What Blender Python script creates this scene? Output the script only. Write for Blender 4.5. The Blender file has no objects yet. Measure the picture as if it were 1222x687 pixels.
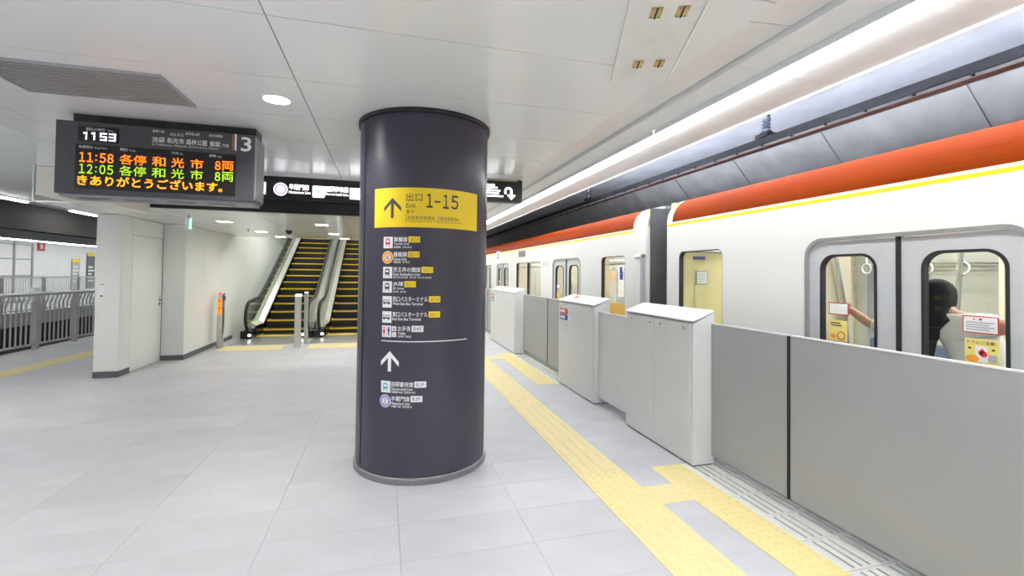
import bpy, bmesh, math, random
from mathutils import Matrix, Vector
random.seed(7)
sc = bpy.context.scene
col = sc.collection

# ------------------------------------------------------------------ camera
CAM_H = 1.64
ROT = Matrix(((0.96400938, -0.01661912, -0.26534828),
              (-0.26561157, -0.01635886, -0.96394133),
              (0.01167907, 0.99972806, -0.02018432)))
cam_d = bpy.data.cameras.new('camera')
cam_d.sensor_width = 36.0
cam_d.lens = 548.0 / 1222.0 * 36.0
cam_d.shift_y = -(343.5 - 315.7) / 1222.0
cam_d.clip_start = 0.02
cam = bpy.data.objects.new('camera', cam_d)
col.objects.link(cam)
cam.matrix_world = Matrix.Translation((0, 0, CAM_H)) @ ROT.to_4x4()
sc.camera = cam

# ------------------------------------------------------------------ world, exposure, light levels
w = bpy.data.worlds.new('world')
sc.world = w
w.use_nodes = True
w.node_tree.nodes['Background'].inputs['Color'].default_value = (0.80, 0.82, 0.85, 1)
w.node_tree.nodes['Background'].inputs['Strength'].default_value = 0.5
sc.view_settings.view_transform = 'Standard'
sc.view_settings.look = 'None'
sc.view_settings.gamma = 1.0
sc.view_settings.use_curve_mapping = False
sc.view_settings.exposure = 0.60
STRIP = 11.0        # radiance of the platform edge strip lights
DOWN = 22.0         # radiance of the ceiling downlights' diffusers
SPOT = 95.0         # watts of each downlight
CARLIGHT = 14.0      # lights inside the train
TUNNEL = 400.0        # tubes in the track tunnel


# ------------------------------------------------------------------ materials
MATS = {}


def mat(name, color, rough=0.5, metal=0.0, emit=0.0, var=0.05, scale=8.0, bump=0.0, bscale=60.0,
        coat=0.0, spec=0.5, stretch=None, ecol=None, speck=0.0):
    if name in MATS:
        return MATS[name]
    m = bpy.data.materials.new(name)
    m.use_nodes = True
    nt = m.node_tree
    b = nt.nodes['Principled BSDF']
    b.inputs['Roughness'].default_value = rough
    b.inputs['Metallic'].default_value = metal
    b.inputs['Specular IOR Level'].default_value = spec
    b.inputs['Coat Weight'].default_value = coat
    b.inputs['Coat Roughness'].default_value = 0.08
    tc = nt.nodes.new('ShaderNodeTexCoord')
    mp = nt.nodes.new('ShaderNodeMapping')
    nt.links.new(tc.outputs['Object'], mp.inputs['Vector'])
    if stretch:
        mp.inputs['Scale'].default_value = stretch
    n = nt.nodes.new('ShaderNodeTexNoise')
    n.inputs['Scale'].default_value = scale
    n.inputs['Detail'].default_value = 5.0
    nt.links.new(mp.outputs['Vector'], n.inputs['Vector'])
    r = nt.nodes.new('ShaderNodeMapRange')
    r.inputs['From Min'].default_value = 0.3
    r.inputs['From Max'].default_value = 0.7
    r.inputs['To Min'].default_value = 1.0 - var
    r.inputs['To Max'].default_value = 1.0 + var
    nt.links.new(n.outputs['Fac'], r.inputs['Value'])
    mx = nt.nodes.new('ShaderNodeMix')
    mx.data_type = 'RGBA'
    mx.blend_type = 'MULTIPLY'
    mx.inputs['Factor'].default_value = 1.0
    mx.inputs['A'].default_value = (*color, 1)
    nt.links.new(r.outputs['Result'], mx.inputs['B'])
    out = mx.outputs['Result']
    if speck > 0:
        n3 = nt.nodes.new('ShaderNodeTexNoise')
        n3.inputs['Scale'].default_value = 160.0
        n3.inputs['Detail'].default_value = 2.0
        nt.links.new(mp.outputs['Vector'], n3.inputs['Vector'])
        r3 = nt.nodes.new('ShaderNodeMapRange')
        r3.inputs['From Min'].default_value = 0.35
        r3.inputs['From Max'].default_value = 0.65
        r3.inputs['To Min'].default_value = 1.0 - speck
        r3.inputs['To Max'].default_value = 1.0 + speck
        nt.links.new(n3.outputs['Fac'], r3.inputs['Value'])
        mx2 = nt.nodes.new('ShaderNodeMix')
        mx2.data_type = 'RGBA'
        mx2.blend_type = 'MULTIPLY'
        mx2.inputs['Factor'].default_value = 1.0
        nt.links.new(out, mx2.inputs['A'])
        nt.links.new(r3.outputs['Result'], mx2.inputs['B'])
        out = mx2.outputs['Result']
    nt.links.new(out, b.inputs['Base Color'])
    if emit > 0:
        b.inputs['Emission Color'].default_value = (*(ecol or color), 1)
        b.inputs['Emission Strength'].default_value = emit
    if bump > 0:
        n2 = nt.nodes.new('ShaderNodeTexNoise')
        n2.inputs['Scale'].default_value = bscale
        n2.inputs['Detail'].default_value = 4.0
        nt.links.new(mp.outputs['Vector'], n2.inputs['Vector'])
        bp = nt.nodes.new('ShaderNodeBump')
        bp.inputs['Strength'].default_value = bump
        bp.inputs['Distance'].default_value = 0.004
        nt.links.new(n2.outputs['Fac'], bp.inputs['Height'])
        nt.links.new(bp.outputs['Normal'], b.inputs['Normal'])
    MATS[name] = m
    return m


def glass(name, tint=(0.93, 0.96, 0.95), refl=1.0):
    if name in MATS:
        return MATS[name]
    m = bpy.data.materials.new(name)
    m.use_nodes = True
    nt = m.node_tree
    for n in list(nt.nodes):
        nt.nodes.remove(n)
    o = nt.nodes.new('ShaderNodeOutputMaterial')
    t = nt.nodes.new('ShaderNodeBsdfTransparent')
    t.inputs['Color'].default_value = (*tint, 1)
    g = nt.nodes.new('ShaderNodeBsdfGlossy')
    g.inputs['Roughness'].default_value = 0.02
    f = nt.nodes.new('ShaderNodeLayerWeight')
    f.inputs['Blend'].default_value = 0.5
    pw = nt.nodes.new('ShaderNodeMath')
    pw.operation = 'POWER'
    pw.inputs[1].default_value = 3.5
    nt.links.new(f.outputs['Facing'], pw.inputs[0])
    mt = nt.nodes.new('ShaderNodeMath')
    mt.operation = 'MULTIPLY_ADD'
    mt.inputs[1].default_value = 0.5 * refl
    mt.inputs[2].default_value = 0.03 * refl
    nt.links.new(pw.outputs[0], mt.inputs[0])
    mx = nt.nodes.new('ShaderNodeMixShader')
    nt.links.new(mt.outputs[0], mx.inputs[0])
    nt.links.new(t.outputs[0], mx.inputs[1])
    nt.links.new(g.outputs[0], mx.inputs[2])
    nt.links.new(mx.outputs[0], o.inputs['Surface'])
    MATS[name] = m
    return m


M_TILE = [mat('floor_tile_%s' % k, c, 0.42, var=0.05, scale=3.0, bump=0.12, bscale=90, speck=0.10) for k, c in
          (('a', (0.500, 0.502, 0.528)), ('b', (0.482, 0.484, 0.508)), ('c', (0.518, 0.520, 0.545)))]
M_GROUT = mat('grout', (0.43, 0.43, 0.44), 0.8)
M_TACT = mat('tactile_yellow', (0.76, 0.645, 0.295), 0.5, var=0.05, scale=20, bump=0.1)
M_TACT2 = mat('tactile_yellow_pale', (0.75, 0.64, 0.325), 0.5, var=0.05, scale=20, bump=0.1)
M_GRATE = mat('grate_metal', (0.76, 0.77, 0.74), 0.4, metal=0.15, var=0.05)
M_DARK = mat('dark_void', (0.03, 0.03, 0.032), 0.9)
M_CEIL = mat('ceiling_white', (0.80, 0.81, 0.815), 0.22, var=0.015, scale=2, spec=0.6)
M_CEILB = mat('ceiling_back', (0.30, 0.30, 0.30), 0.9)
M_SOFFIT = mat('soffit_white', (0.80, 0.835, 0.845), 0.45, var=0.02)  # slight cyan in the base colour offsets pink bounce from the orange roof
M_COVE = mat('cove_white', (0.76, 0.77, 0.77), 0.28, var=0.02)
M_LOWCEIL = mat('low_ceiling_white', (0.78, 0.78, 0.75), 0.14, var=0.02, spec=0.8)
M_WALL = mat('wall_white', (0.78, 0.80, 0.765), 0.4, var=0.02, scale=1.5)
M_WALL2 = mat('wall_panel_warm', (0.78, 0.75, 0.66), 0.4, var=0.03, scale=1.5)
M_BASE = mat('baseboard_grey', (0.13, 0.13, 0.14), 0.6)
M_LINE = mat('joint_line_dark', (0.20, 0.20, 0.19), 0.7)
M_COL = mat('column_charcoal', (0.047, 0.044, 0.066), 0.33, var=0.05, scale=4, spec=0.45)
M_COLD = mat('column_black', (0.02, 0.02, 0.024), 0.4)
M_STONE = mat('column_stone_base', (0.17, 0.175, 0.19), 0.5, var=0.15, scale=40, speck=0.12)
M_SIGNY = mat('sign_yellow', (0.87, 0.62, 0.015), 0.4, var=0.02)
M_PRINTW = mat('print_white', (0.84, 0.84, 0.86), 0.5, var=0.01)
M_PRINTD = mat('print_charcoal', (0.045, 0.045, 0.06), 0.5, var=0.01)
M_PRINTR = mat('print_red', (0.72, 0.03, 0.06), 0.5, var=0.01)
M_PRINTB = mat('print_blue', (0.04, 0.05, 0.35), 0.5, var=0.01)
M_PRINTO = mat('print_orange', (0.90, 0.36, 0.03), 0.5, var=0.01)
M_PRINTP = mat('print_purple', (0.36, 0.30, 0.62), 0.5, var=0.01)
M_PRINTT = mat('print_teal', (0.04, 0.42, 0.48), 0.5, var=0.01)
M_BOARD = mat('board_grey', (0.075, 0.078, 0.086), 0.35, metal=0.3, var=0.04)
M_BOARDB = mat('board_bottom_silver', (0.33, 0.34, 0.37), 0.4, metal=0.7, var=0.04)
M_SCREEN = mat('led_screen_black', (0.008, 0.008, 0.009), 0.25)
M_LEDO = mat('led_orange', (0.9, 0.13, 0.005), 0.5, emit=1.9, ecol=(1.0, 0.13, 0.004), var=0.0)
M_LEDA = mat('led_amber', (0.9, 0.22, 0.01), 0.5, emit=1.9, ecol=(1.0, 0.235, 0.004), var=0.0)
M_LEDG = mat('led_green', (0.3, 0.7, 0.01), 0.5, emit=0.72, ecol=(0.42, 0.66, 0.008), var=0.0)
M_LEDW = mat('led_white', (0.9, 0.85, 0.95), 0.5, emit=1.6, ecol=(0.95, 0.85, 1.0), var=0.0)
M_SIGNBLK = mat('sign_black', (0.016, 0.016, 0.018), 0.35, var=0.05)
M_LITW = mat('sign_lit_white', (0.9, 0.9, 0.9), 0.5, emit=1.7, ecol=(1, 1, 1), var=0.0)
M_LITP = mat('sign_lit_purple', (0.3, 0.2, 0.4), 0.5, emit=0.62, ecol=(0.55, 0.34, 0.80), var=0.0)
M_LITT = mat('sign_lit_teal', (0.3, 0.7, 0.65), 0.5, emit=0.8, ecol=(0.35, 0.85, 0.75), var=0.0)
M_LITG = mat('sign_lit_green', (0.1, 0.6, 0.4), 0.5, emit=0.8, ecol=(0.45, 0.85, 0.72), var=0.0)
M_STRIP = mat('strip_light_diffuser', (0.9, 0.9, 0.9), 0.5, emit=STRIP, ecol=(0.99, 1.0, 1.0), var=0.0)
M_STRIPL = mat('left_strip_diffuser', (0.9, 0.9, 0.9), 0.5, emit=STRIP * 2.2, ecol=(0.99, 1.0, 1.0), var=0.0)
M_DOWN = mat('downlight_diffuser', (0.9, 0.9, 0.9), 0.5, emit=DOWN, ecol=(1.0, 0.98, 0.94), var=0.0)
M_DOWNS = mat('square_light_diffuser', (0.9, 0.9, 0.9), 0.5, emit=14.0, ecol=(1.0, 0.98, 0.92), var=0.0)
M_GATE = mat('gate_cabinet_silver', (0.70, 0.712, 0.718), 0.38, metal=0.06, var=0.025, scale=3)
M_GATEC = mat('gate_cap_white', (0.78, 0.78, 0.80), 0.35, metal=0.1, var=0.02)
M_GLEAF = mat('gate_leaf_grey', (0.345, 0.352, 0.362), 0.42, metal=0.10, var=0.03, scale=2)
M_RUB = mat('black_rubber', (0.015, 0.015, 0.016), 0.6)
M_CHROME = mat('chrome', (0.75, 0.75, 0.76), 0.18, metal=1.0)
M_STEEL = mat('brushed_steel', (0.62, 0.62, 0.58), 0.28, metal=1.0, var=0.06, scale=6, stretch=(1, 1, 12))
M_STEELW = mat('escalator_panel_steel', (0.74, 0.76, 0.68), 0.25, metal=0.45, var=0.04)
M_BODY = mat('train_white', (0.80, 0.80, 0.775), 0.30, var=0.02, scale=1.2, coat=0.25)
M_BODYS = mat('train_stripe_white', (0.86, 0.86, 0.86), 0.3, var=0.01)
M_ORANGE = mat('train_orange', (0.235, 0.032, 0.001), 0.6, var=0.06, scale=2, coat=0.0, spec=0.05)
M_YEL = mat('train_yellow', (0.92, 0.74, 0.01), 0.4, var=0.02)
M_ROOF = mat('train_roof_grey', (0.35, 0.35, 0.35), 0.6)
M_DOORL = mat('train_door_silver', (0.66, 0.67, 0.69), 0.32, metal=0.25, var=0.02)
M_FRAME = mat('train_frame_grey', (0.40, 0.40, 0.40), 0.35, metal=0.5)
M_HOOD = mat('gangway_dark', (0.10, 0.10, 0.105), 0.7, var=0.08)
M_BEIGE = mat('car_beige', (0.76, 0.66, 0.32), 0.45, var=0.03)
M_BEIGEL = mat('car_beige_light', (0.80, 0.71, 0.53), 0.45, var=0.03)
M_INT = mat('car_interior_grey', (0.64, 0.64, 0.58), 0.45, var=0.03)
M_INTW = mat('car_interior_white', (0.80, 0.80, 0.78), 0.45, var=0.02)
M_CFLOOR = mat('car_floor', (0.30, 0.28, 0.25), 0.6)
M_SEAT = mat('seat_amber', (0.58, 0.34, 0.05), 0.8, var=0.12, scale=30)
M_SEATB = mat('seat_blue_grey', (0.16, 0.20, 0.32), 0.8, var=0.12, scale=30)
M_CARL = mat('car_light', (0.9, 0.9, 0.9), 0.5, emit=CARLIGHT, ecol=(1.0, 0.98, 0.95), var=0.0)
M_STRAP = mat('strap_white', (0.78, 0.78, 0.74), 0.4)
M_GLASS = glass('window_glass')
M_GLASSG = glass('escalator_glass', (0.90, 0.95, 0.91), 1.6)
M_CONC = mat('concrete', (0.215, 0.208, 0.205), 0.85, var=0.16, scale=3, bump=0.4, bscale=14, speck=0.06)
M_CONCB = mat('tunnel_ceiling_light_tint', (0.70, 0.71, 0.76), 0.8, var=0.10, scale=2.5, bump=0.3, bscale=9)  # bluish cast of the tunnel light is mixed into the base colour
M_CONDUCT = mat('conductor_black', (0.010, 0.010, 0.011), 0.85, spec=0.1)
M_CONDRAIL = mat('conductor_rail', (0.13, 0.13, 0.12), 0.6)
M_COPPER = mat('copper_edge', (0.16, 0.05, 0.03), 0.6)
M_INSUL = mat('insulator_blue_grey', (0.05, 0.06, 0.08), 0.3)
M_RAIL = mat('railing_grey', (0.66, 0.67, 0.67), 0.4, metal=0.2)
M_BROWN = mat('dark_brown_fascia', (0.035, 0.030, 0.026), 0.7, var=0.2, scale=10)
M_HINGE = mat('hinge_brass', (0.62, 0.46, 0.18), 0.4, metal=0.4, var=0.05)
M_RED = mat('red_paint', (0.75, 0.02, 0.03), 0.4)
M_STEP = mat('escalator_tread_black', (0.014, 0.014, 0.014), 0.5, var=0.1)
M_STEPY = mat('escalator_yellow', (0.88, 0.62, 0.03), 0.5)
M_COMB = mat('landing_plate_steel', (0.42, 0.42, 0.40), 0.35, metal=0.8, var=0.1, scale=30)
M_SKIN = mat('skin', (0.56, 0.33, 0.22), 0.55, var=0.05)
M_HAIR = mat('hair_black', (0.010, 0.009, 0.010), 0.65, spec=0.2, var=0.3, scale=30, stretch=(6, 6, 0.6))
M_BLOUSE = mat('blouse_white', (0.78, 0.78, 0.74), 0.8, var=0.05)
M_SKIRT = mat('skirt_dark', (0.05, 0.05, 0.06), 0.8)
M_PAPER = mat('paper_white', (0.85, 0.84, 0.83), 0.6)
M_STKY = mat('sticker_yellow', (0.90, 0.75, 0.22), 0.5)
M_GREY = mat('grey_plastic', (0.42, 0.43, 0.46), 0.45)


# ------------------------------------------------------------------ builders
LOC = {}


def tag(o, label, cat=None, group=None, kind=None):
    o['label'] = label
    if cat:
        o['category'] = cat
    if group:
        o['group'] = group
    if kind:
        o['kind'] = kind
    return o


def link(o, parent):
    col.objects.link(o)
    if parent is not None:
        o.parent = parent
        o.matrix_parent_inverse = Matrix.Translation(-Vector(LOC.get(parent.name, (0, 0, 0))))
    return o


def thing(name, label, cat, loc=(0, 0, 0), group=None, kind=None):
    o = bpy.data.objects.new(name, None)
    o.empty_display_size = 0.1
    col.objects.link(o)
    o.location = loc
    LOC[o.name] = tuple(loc)
    return tag(o, label, cat, group, kind)


class MB:
    def __init__(s):
        s.v, s.f = [], []

    def add(s, vs, fs):
        k = len(s.v)
        s.v += [tuple(p) for p in vs]
        s.f += [tuple(i + k for i in f) for f in fs]
        return s

    def box(s, x0, x1, y0, y1, z0, z1):
        x0, x1 = min(x0, x1), max(x0, x1)
        y0, y1 = min(y0, y1), max(y0, y1)
        z0, z1 = min(z0, z1), max(z0, z1)
        return s.add([(x0, y0, z0), (x1, y0, z0), (x1, y1, z0), (x0, y1, z0), (x0, y0, z1), (x1, y0, z1), (x1, y1, z1), (x0, y1, z1)],
                     [(3, 2, 1, 0), (4, 5, 6, 7), (0, 1, 5, 4), (1, 2, 6, 5), (2, 3, 7, 6), (3, 0, 4, 7)])

    def prism(s, poly, a0, a1, axis='y'):
        # poly given counter-clockwise when looking along -axis; orientation is fixed by recalc
        n = len(poly)

        def P(p, a):
            return {'y': (p[0], a, p[1]), 'x': (a, p[0], p[1]), 'z': (p[0], p[1], a)}[axis]
        return s.add([P(p, a0) for p in poly] + [P(p, a1) for p in poly],
                     [tuple(range(n))[::-1], tuple(range(n, 2 * n))] + [(i, (i + 1) % n, n + (i + 1) % n, n + i) for i in range(n)])

    def tube(s, path, r, n=10, caps=True):
        path = [Vector(p) for p in path]
        rs = r if isinstance(r, (list, tuple)) else [r] * len(path)
        rings = []
        up = None
        for i, p in enumerate(path):
            a = path[max(i - 1, 0)]
            b = path[min(i + 1, len(path) - 1)]
            t = (b - a).normalized()
            if up is None:
                up = Vector((0, 0, 1)) if abs(t.z) < 0.9 else Vector((1, 0, 0))
            x = t.cross(up).normalized()
            y = x.cross(t).normalized()
            up = y
            rings.append([p + (x * math.cos(q * 2 * math.pi / n) + y * math.sin(q * 2 * math.pi / n)) * rs[i] for q in range(n)])
        vs = [v for rg in rings for v in rg]
        fs = []
        for i in range(len(path) - 1):
            for q in range(n):
                fs.append((i * n + q, i * n + (q + 1) % n, (i + 1) * n + (q + 1) % n, (i + 1) * n + q))
        if caps:
            fs.append(tuple(range(n))[::-1])
            fs.append(tuple(range((len(path) - 1) * n, len(path) * n)))
        return s.add(vs, fs)

    def lathe(s, prof, c, n=24, a0=0.0, a1=2 * math.pi):
        full = abs(a1 - a0 - 2 * math.pi) < 1e-6
        m = n if full else n + 1
        vs = []
        for (r, z) in prof:
            for q in range(m):
                a = a0 + (a1 - a0) * q / n
                vs.append((c[0] + r * math.sin(a), c[1] - r * math.cos(a), c[2] + z))
        fs = []
        for i in range(len(prof) - 1):
            for q in range(n):
                q2 = (q + 1) % m if full else q + 1
                fs.append((i * m + q, i * m + q2, (i + 1) * m + q2, (i + 1) * m + q))
        return s.add(vs, fs)

    def mesh(s, name, m, recalc=True, smooth=None):
        me = bpy.data.meshes.new(name)
        me.from_pydata(s.v, [], s.f)
        if recalc:
            bm = bmesh.new()
            bm.from_mesh(me)
            bmesh.ops.recalc_face_normals(bm, faces=bm.faces)
            bm.to_mesh(me)
            bm.free()
        me.materials.append(m)
        if smooth:
            me.shade_smooth()
            try:
                me.set_sharp_from_angle(angle=math.radians(smooth))
            except Exception:
                pass
        return me

    def build(s, name, m, parent=None, bevel=0.0, smooth=None, recalc=True, seg=2):
        me = s.mesh(name, m, recalc, smooth)
        o = bpy.data.objects.new(name, me)
        link(o, parent)
        if bevel > 0:
            md = o.modifiers.new('bevel', 'BEVEL')
            md.width = bevel
            md.segments = seg
            md.limit_method = 'ANGLE'
            md.angle_limit = math.radians(40)
        return o


def bx(name, x0, x1, y0, y1, z0, z1, m, parent=None, bevel=0.0):
    return MB().box(x0, x1, y0, y1, z0, z1).build(name, m, parent, bevel)


def inst(name, me, loc, parent, rotz=0.0):
    o = bpy.data.objects.new(name, me)
    link(o, parent)
    o.location = loc
    o.rotation_euler.z = rotz
    return o


def rr(x0, x1, y0, y1, r, n=6, bottom=True):
    pts = []
    cs = [(x1 - r, y1 - r, 0), (x0 + r, y1 - r, 90), (x0 + r, y0 + r, 180), (x1 - r, y0 + r, 270)]
    for i, (cx, cy, a0) in enumerate(cs):
        if i >= 2 and not bottom:
            pts.append((x0, y0) if i == 2 else (x1, y0))
            continue
        for k in range(n + 1):
            a = math.radians(a0 + 90 * k / n)
            pts.append((cx + r * math.cos(a), cy + r * math.sin(a)))
    return pts


def plate(outer, holes, d0, d1, fn):
    """A flat plate with holes: 2-D loops filled, given thickness d0..d1; fn(u, v, d) -> xyz."""
    bm = bmesh.new()
    loops = [outer] + holes
    vs = []
    edges = []
    for lp in loops:
        k = [bm.verts.new((p[0], p[1], 0)) for p in lp]
        vs += k
        for i in range(len(k)):
            edges.append(bm.edges.new((k[i], k[(i + 1) % len(k)])))
    bm.verts.index_update()
    bmesh.ops.triangle_fill(bm, use_beauty=True, use_dissolve=False, edges=edges)
    tris = [tuple(v.index for v in f.verts) for f in bm.faces]
    co = [v.co.copy() for v in bm.verts]
    bm.free()
    n = len(co)
    mb = MB()
    fs = list(tris) + [tuple(i + n for i in t[::-1]) for t in tris]
    base = 0
    for lp in loops:
        L = len(lp)
        for i in range(L):
            a, b = base + i, base + (i + 1) % L
            fs.append((a, b, b + n, a + n))
        base += L
    mb.add([fn(c.x, c.y, d0) for c in co] + [fn(c.x, c.y, d1) for c in co], fs)
    return mb


def side(u, v, d):      # train / gate plane: u = world y, v = world z, d = world x
    return (d, u, v)


def ring(outer, inner, d0, d1, fn):
    n = len(outer)
    vs = [fn(p[0], p[1], d) for d in (d0, d1) for lp in (outer, inner) for p in lp]
    fs = []
    for i in range(n):
        j = (i + 1) % n
        fs += [(i, j, n + j, n + i), (2 * n + i, 3 * n + i, 3 * n + j, 2 * n + j), (i, 2 * n + i, 2 * n + j, j), (n + i, n + j, 3 * n + j, 3 * n + i)]
    return MB().add(vs, fs)


# ------------------------------------------------------------------ flat print: lettering and marks
_TC = {}


def glyphs(body, bold=0.0):
    key = (body, bold)
    if key in _TC:
        return _TC[key]
    cu = bpy.data.curves.new('lettering', 'FONT')
    cu.body = body
    cu.size = 1.0
    cu.offset = bold
    cu.resolution_u = 2
    ob = bpy.data.objects.new('lettering_tmp', cu)
    col.objects.link(ob)
    me = ob.to_mesh()
    vs = [(v.co.x, v.co.y) for v in me.vertices]
    fs = [tuple(p.vertices) for p in me.polygons]
    ob.to_mesh_clear()
    bpy.data.objects.remove(ob)
    bpy.data.curves.remove(cu)
    _TC[key] = (vs, fs)
    return vs, fs


def txt(body, u0, v0, h, fn, m, parent, w=None, bold=0.02, name='lettering', mb=None):
    """Letters whose box starts at (u0, v0) and is h high (and w wide when given), laid on the surface fn(u, v)."""
    vs, fs = glyphs(body, bold)
    if not vs:
        return None
    a0 = min(p[0] for p in vs)
    a1 = max(p[0] for p in vs)
    b0 = min(p[1] for p in vs)
    b1 = max(p[1] for p in vs)
    sy = h / (b1 - b0)
    sx = sy if w is None else w / (a1 - a0)
    pts = [fn(u0 + (p[0] - a0) * sx, v0 + (p[1] - b0) * sy) for p in vs]
    if mb is not None:
        mb.add(pts, fs)
        return mb
    return MB().add(pts, fs).build(name, m, parent, recalc=False)


def decal(polys, fn, m, parent, name='mark', nu=1):
    mb = MB()
    for poly in polys:
        if nu > 1 and len(poly) == 4:
            (a, b, c, d) = poly     # a,b bottom left/right ; c,d top right/left
            for i in range(nu):
                t0, t1 = i / nu, (i + 1) / nu
                L = lambda p, q, t: (p[0] + (q[0] - p[0]) * t, p[1] + (q[1] - p[1]) * t)
                mb.add([fn(*L(a, b, t0)), fn(*L(a, b, t1)), fn(*L(d, c, t1)), fn(*L(d, c, t0))], [(0, 1, 2, 3)])
        else:
            mb.add([fn(*p) for p in poly], [tuple(range(len(poly)))])
    return mb.build(name, m, parent, recalc=False)


def Q(u0, u1, v0, v1):
    return [(u0, v0), (u1, v0), (u1, v1), (u0, v1)]


def circ(u, v, r, n=24, k=1.0):
    return [(u + r * math.cos(2 * math.pi * i / n), v + r * k * math.sin(2 * math.pi * i / n)) for i in range(n)]


def annulus(u, v, r0, r1, n=28):
    out = []
    for i in range(n):
        a, b = 2 * math.pi * i / n, 2 * math.pi * (i + 1) / n
        out.append([(u + r0 * math.cos(a), v + r0 * math.sin(a)), (u + r1 * math.cos(a), v + r1 * math.sin(a)),
                    (u + r1 * math.cos(b), v + r1 * math.sin(b)), (u + r0 * math.cos(b), v + r0 * math.sin(b))])
    return out


def faceY(Y):
    return lambda u, v: (u, Y, v)


def faceX(X):
    return lambda u, v: (X, -u, v)      # u runs towards -y so that letters read from the platform


def proj(p):
    c = ROT.transposed() @ (Vector(p) - Vector((0, 0, CAM_H)))
    if c.z > -0.05:
        return None
    return 611 + 548 * c.x / -c.z, 315.7 - 548 * c.y / -c.z


def seen(p, m=30):
    q = proj(p)
    return q is not None and -m < q[0] < 1222 + m and -m < q[1] < 687 + m


# ================================================================== THE SETTING
# ------------------------------------------------------------------ floor and its tiles
FLOOR_LABEL = 'pale grey stone-tiled platform floor with yellow tactile paving'
floor = MB().box(-7.0, 2.97, -8.0, 32.0, -0.5, -0.012).build('floor', M_GROUT)
tag(floor, FLOOR_LABEL, kind='structure')

XS = [-6.89, -6.29, -5.49, -4.69, -3.89, -3.09, -2.29, -1.49, -0.69, 0.11, 0.91, 1.545]
STRIPS = [(0.8, 3.5), (6.5, 9.2), (11.3, 14.0), (16.0, 18.7), (20.8, 23.5)]      # inner tactile strips at the gate doors
cells = []
for i in range(len(XS) - 1):
    for k in range(-22, 73):
        y0 = 2.70 + 0.4 * k
        if XS[i + 1] < -3.5 and y0 > 9.6 and XS[i] > -4.7:
            continue
        if y0 > 12.8 and -3.6 < XS[i] < 0.5:
            continue
        cells.append((XS[i], XS[i + 1], y0, y0 + 0.4))
for k in range(-22, 73):
    y0 = 2.70 + 0.4 * k
    cells.append((1.945, 2.21, y0, y0 + 0.4))
    if not any(a - 0.2 < y0 + 0.2 < b + 0.2 for a, b in STRIPS):
        cells.append((2.21, 2.97, y0, y0 + 0.4))
for (a, b) in STRIPS:       # short filler tiles at the ends of the inner strips
    lo = max([2.70 + 0.4 * k + 0.4 for k in range(-22, 73) if 2.70 + 0.4 * k + 0.2 <= a - 0.2] + [-9])
    hi = min([2.70 + 0.4 * k for k in range(-22, 73) if 2.70 + 0.4 * k + 0.2 >= b + 0.2] + [99])
    if a - lo > 0.02:
        cells.append((2.21, 2.97, lo, a))
    if hi - b > 0.02:
        cells.append((2.21, 2.97, b, hi))
cells.sort(key=lambda c: (0 if seen(((c[0] + c[1]) / 2, (c[2] + c[3]) / 2, 0), 20) else 1,
                          math.hypot((c[0] + c[1]) / 2, (c[2] + c[3]) / 2)))
G = 0.0010
tile_me = {}
rest = MB()
for n, (x0, x1, y0, y1) in enumerate(cells):
    if n < 298:
        key = (round(x1 - x0, 3), round(y1 - y0, 3), random.choice((0, 0, 1, 1, 2)))
        if key not in tile_me:
            a, b = key[0] / 2 - G, key[1] / 2 - G
            tile_me[key] = MB().box(-a, a, -b, b, -0.02, 0).mesh('floor_tile', M_TILE[key[2]])
        inst('floor_tile', tile_me[key], ((x0 + x1) / 2, (y0 + y1) / 2, 0), floor, random.choice((0, math.pi)))
    else:
        rest.box(x0 + G, x1 - G, y0 + G, y1 - G, -0.02, 0)
o = rest.build('floor_tile_field', M_TILE[0], floor)
o['kind'] = 'stuff'


def frustum(mb, x, y, r0, r1, z0, z1, n=8):
    vs = [(x + r0 * math.cos(2 * math.pi * i / n), y + r0 * math.sin(2 * math.pi * i / n), z0) for i in range(n)]
    vs += [(x + r1 * math.cos(2 * math.pi * i / n), y + r1 * math.sin(2 * math.pi * i / n), z1) for i in range(n)]
    mb.add(vs, [tuple(range(n, 2 * n))] + [(i, (i + 1) % n, n + (i + 1) % n, n + i) for i in range(n)])


def tactile_mesh(w, kind, m):
    h = w / 2 - 0.0015
    mb = MB().box(-h, h, -h, h, -0.01, 0.003)
    if kind == 'dots':
        n = 6 if w > 0.35 else 5
        p = w / n
        for i in range(n):
            for j in range(n):
                frustum(mb, -w / 2 + p * (i + .5), -w / 2 + p * (j + .5), 0.013, 0.007, 0.003, 0.0075)
    else:
        n = 4
        p = w / n
        for i in range(n):
            x = -w / 2 + p * (i + .5)
            mb.add([(x - .020, -h + .02, .003), (x + .020, -h + .02, .003), (x + .020, h - .02, .003), (x - .020, h - .02, .003),
                    (x - .011, -h + .03, .008), (x + .011, -h + .03, .008), (x + .011, h - .03, .008), (x - .011, h - .03, .008)],
                   [(4, 5, 6, 7), (0, 1, 5, 4), (1, 2, 6, 5), (2, 3, 7, 6), (3, 0, 4, 7)])
    return mb.mesh('tactile_tile', m)


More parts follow.
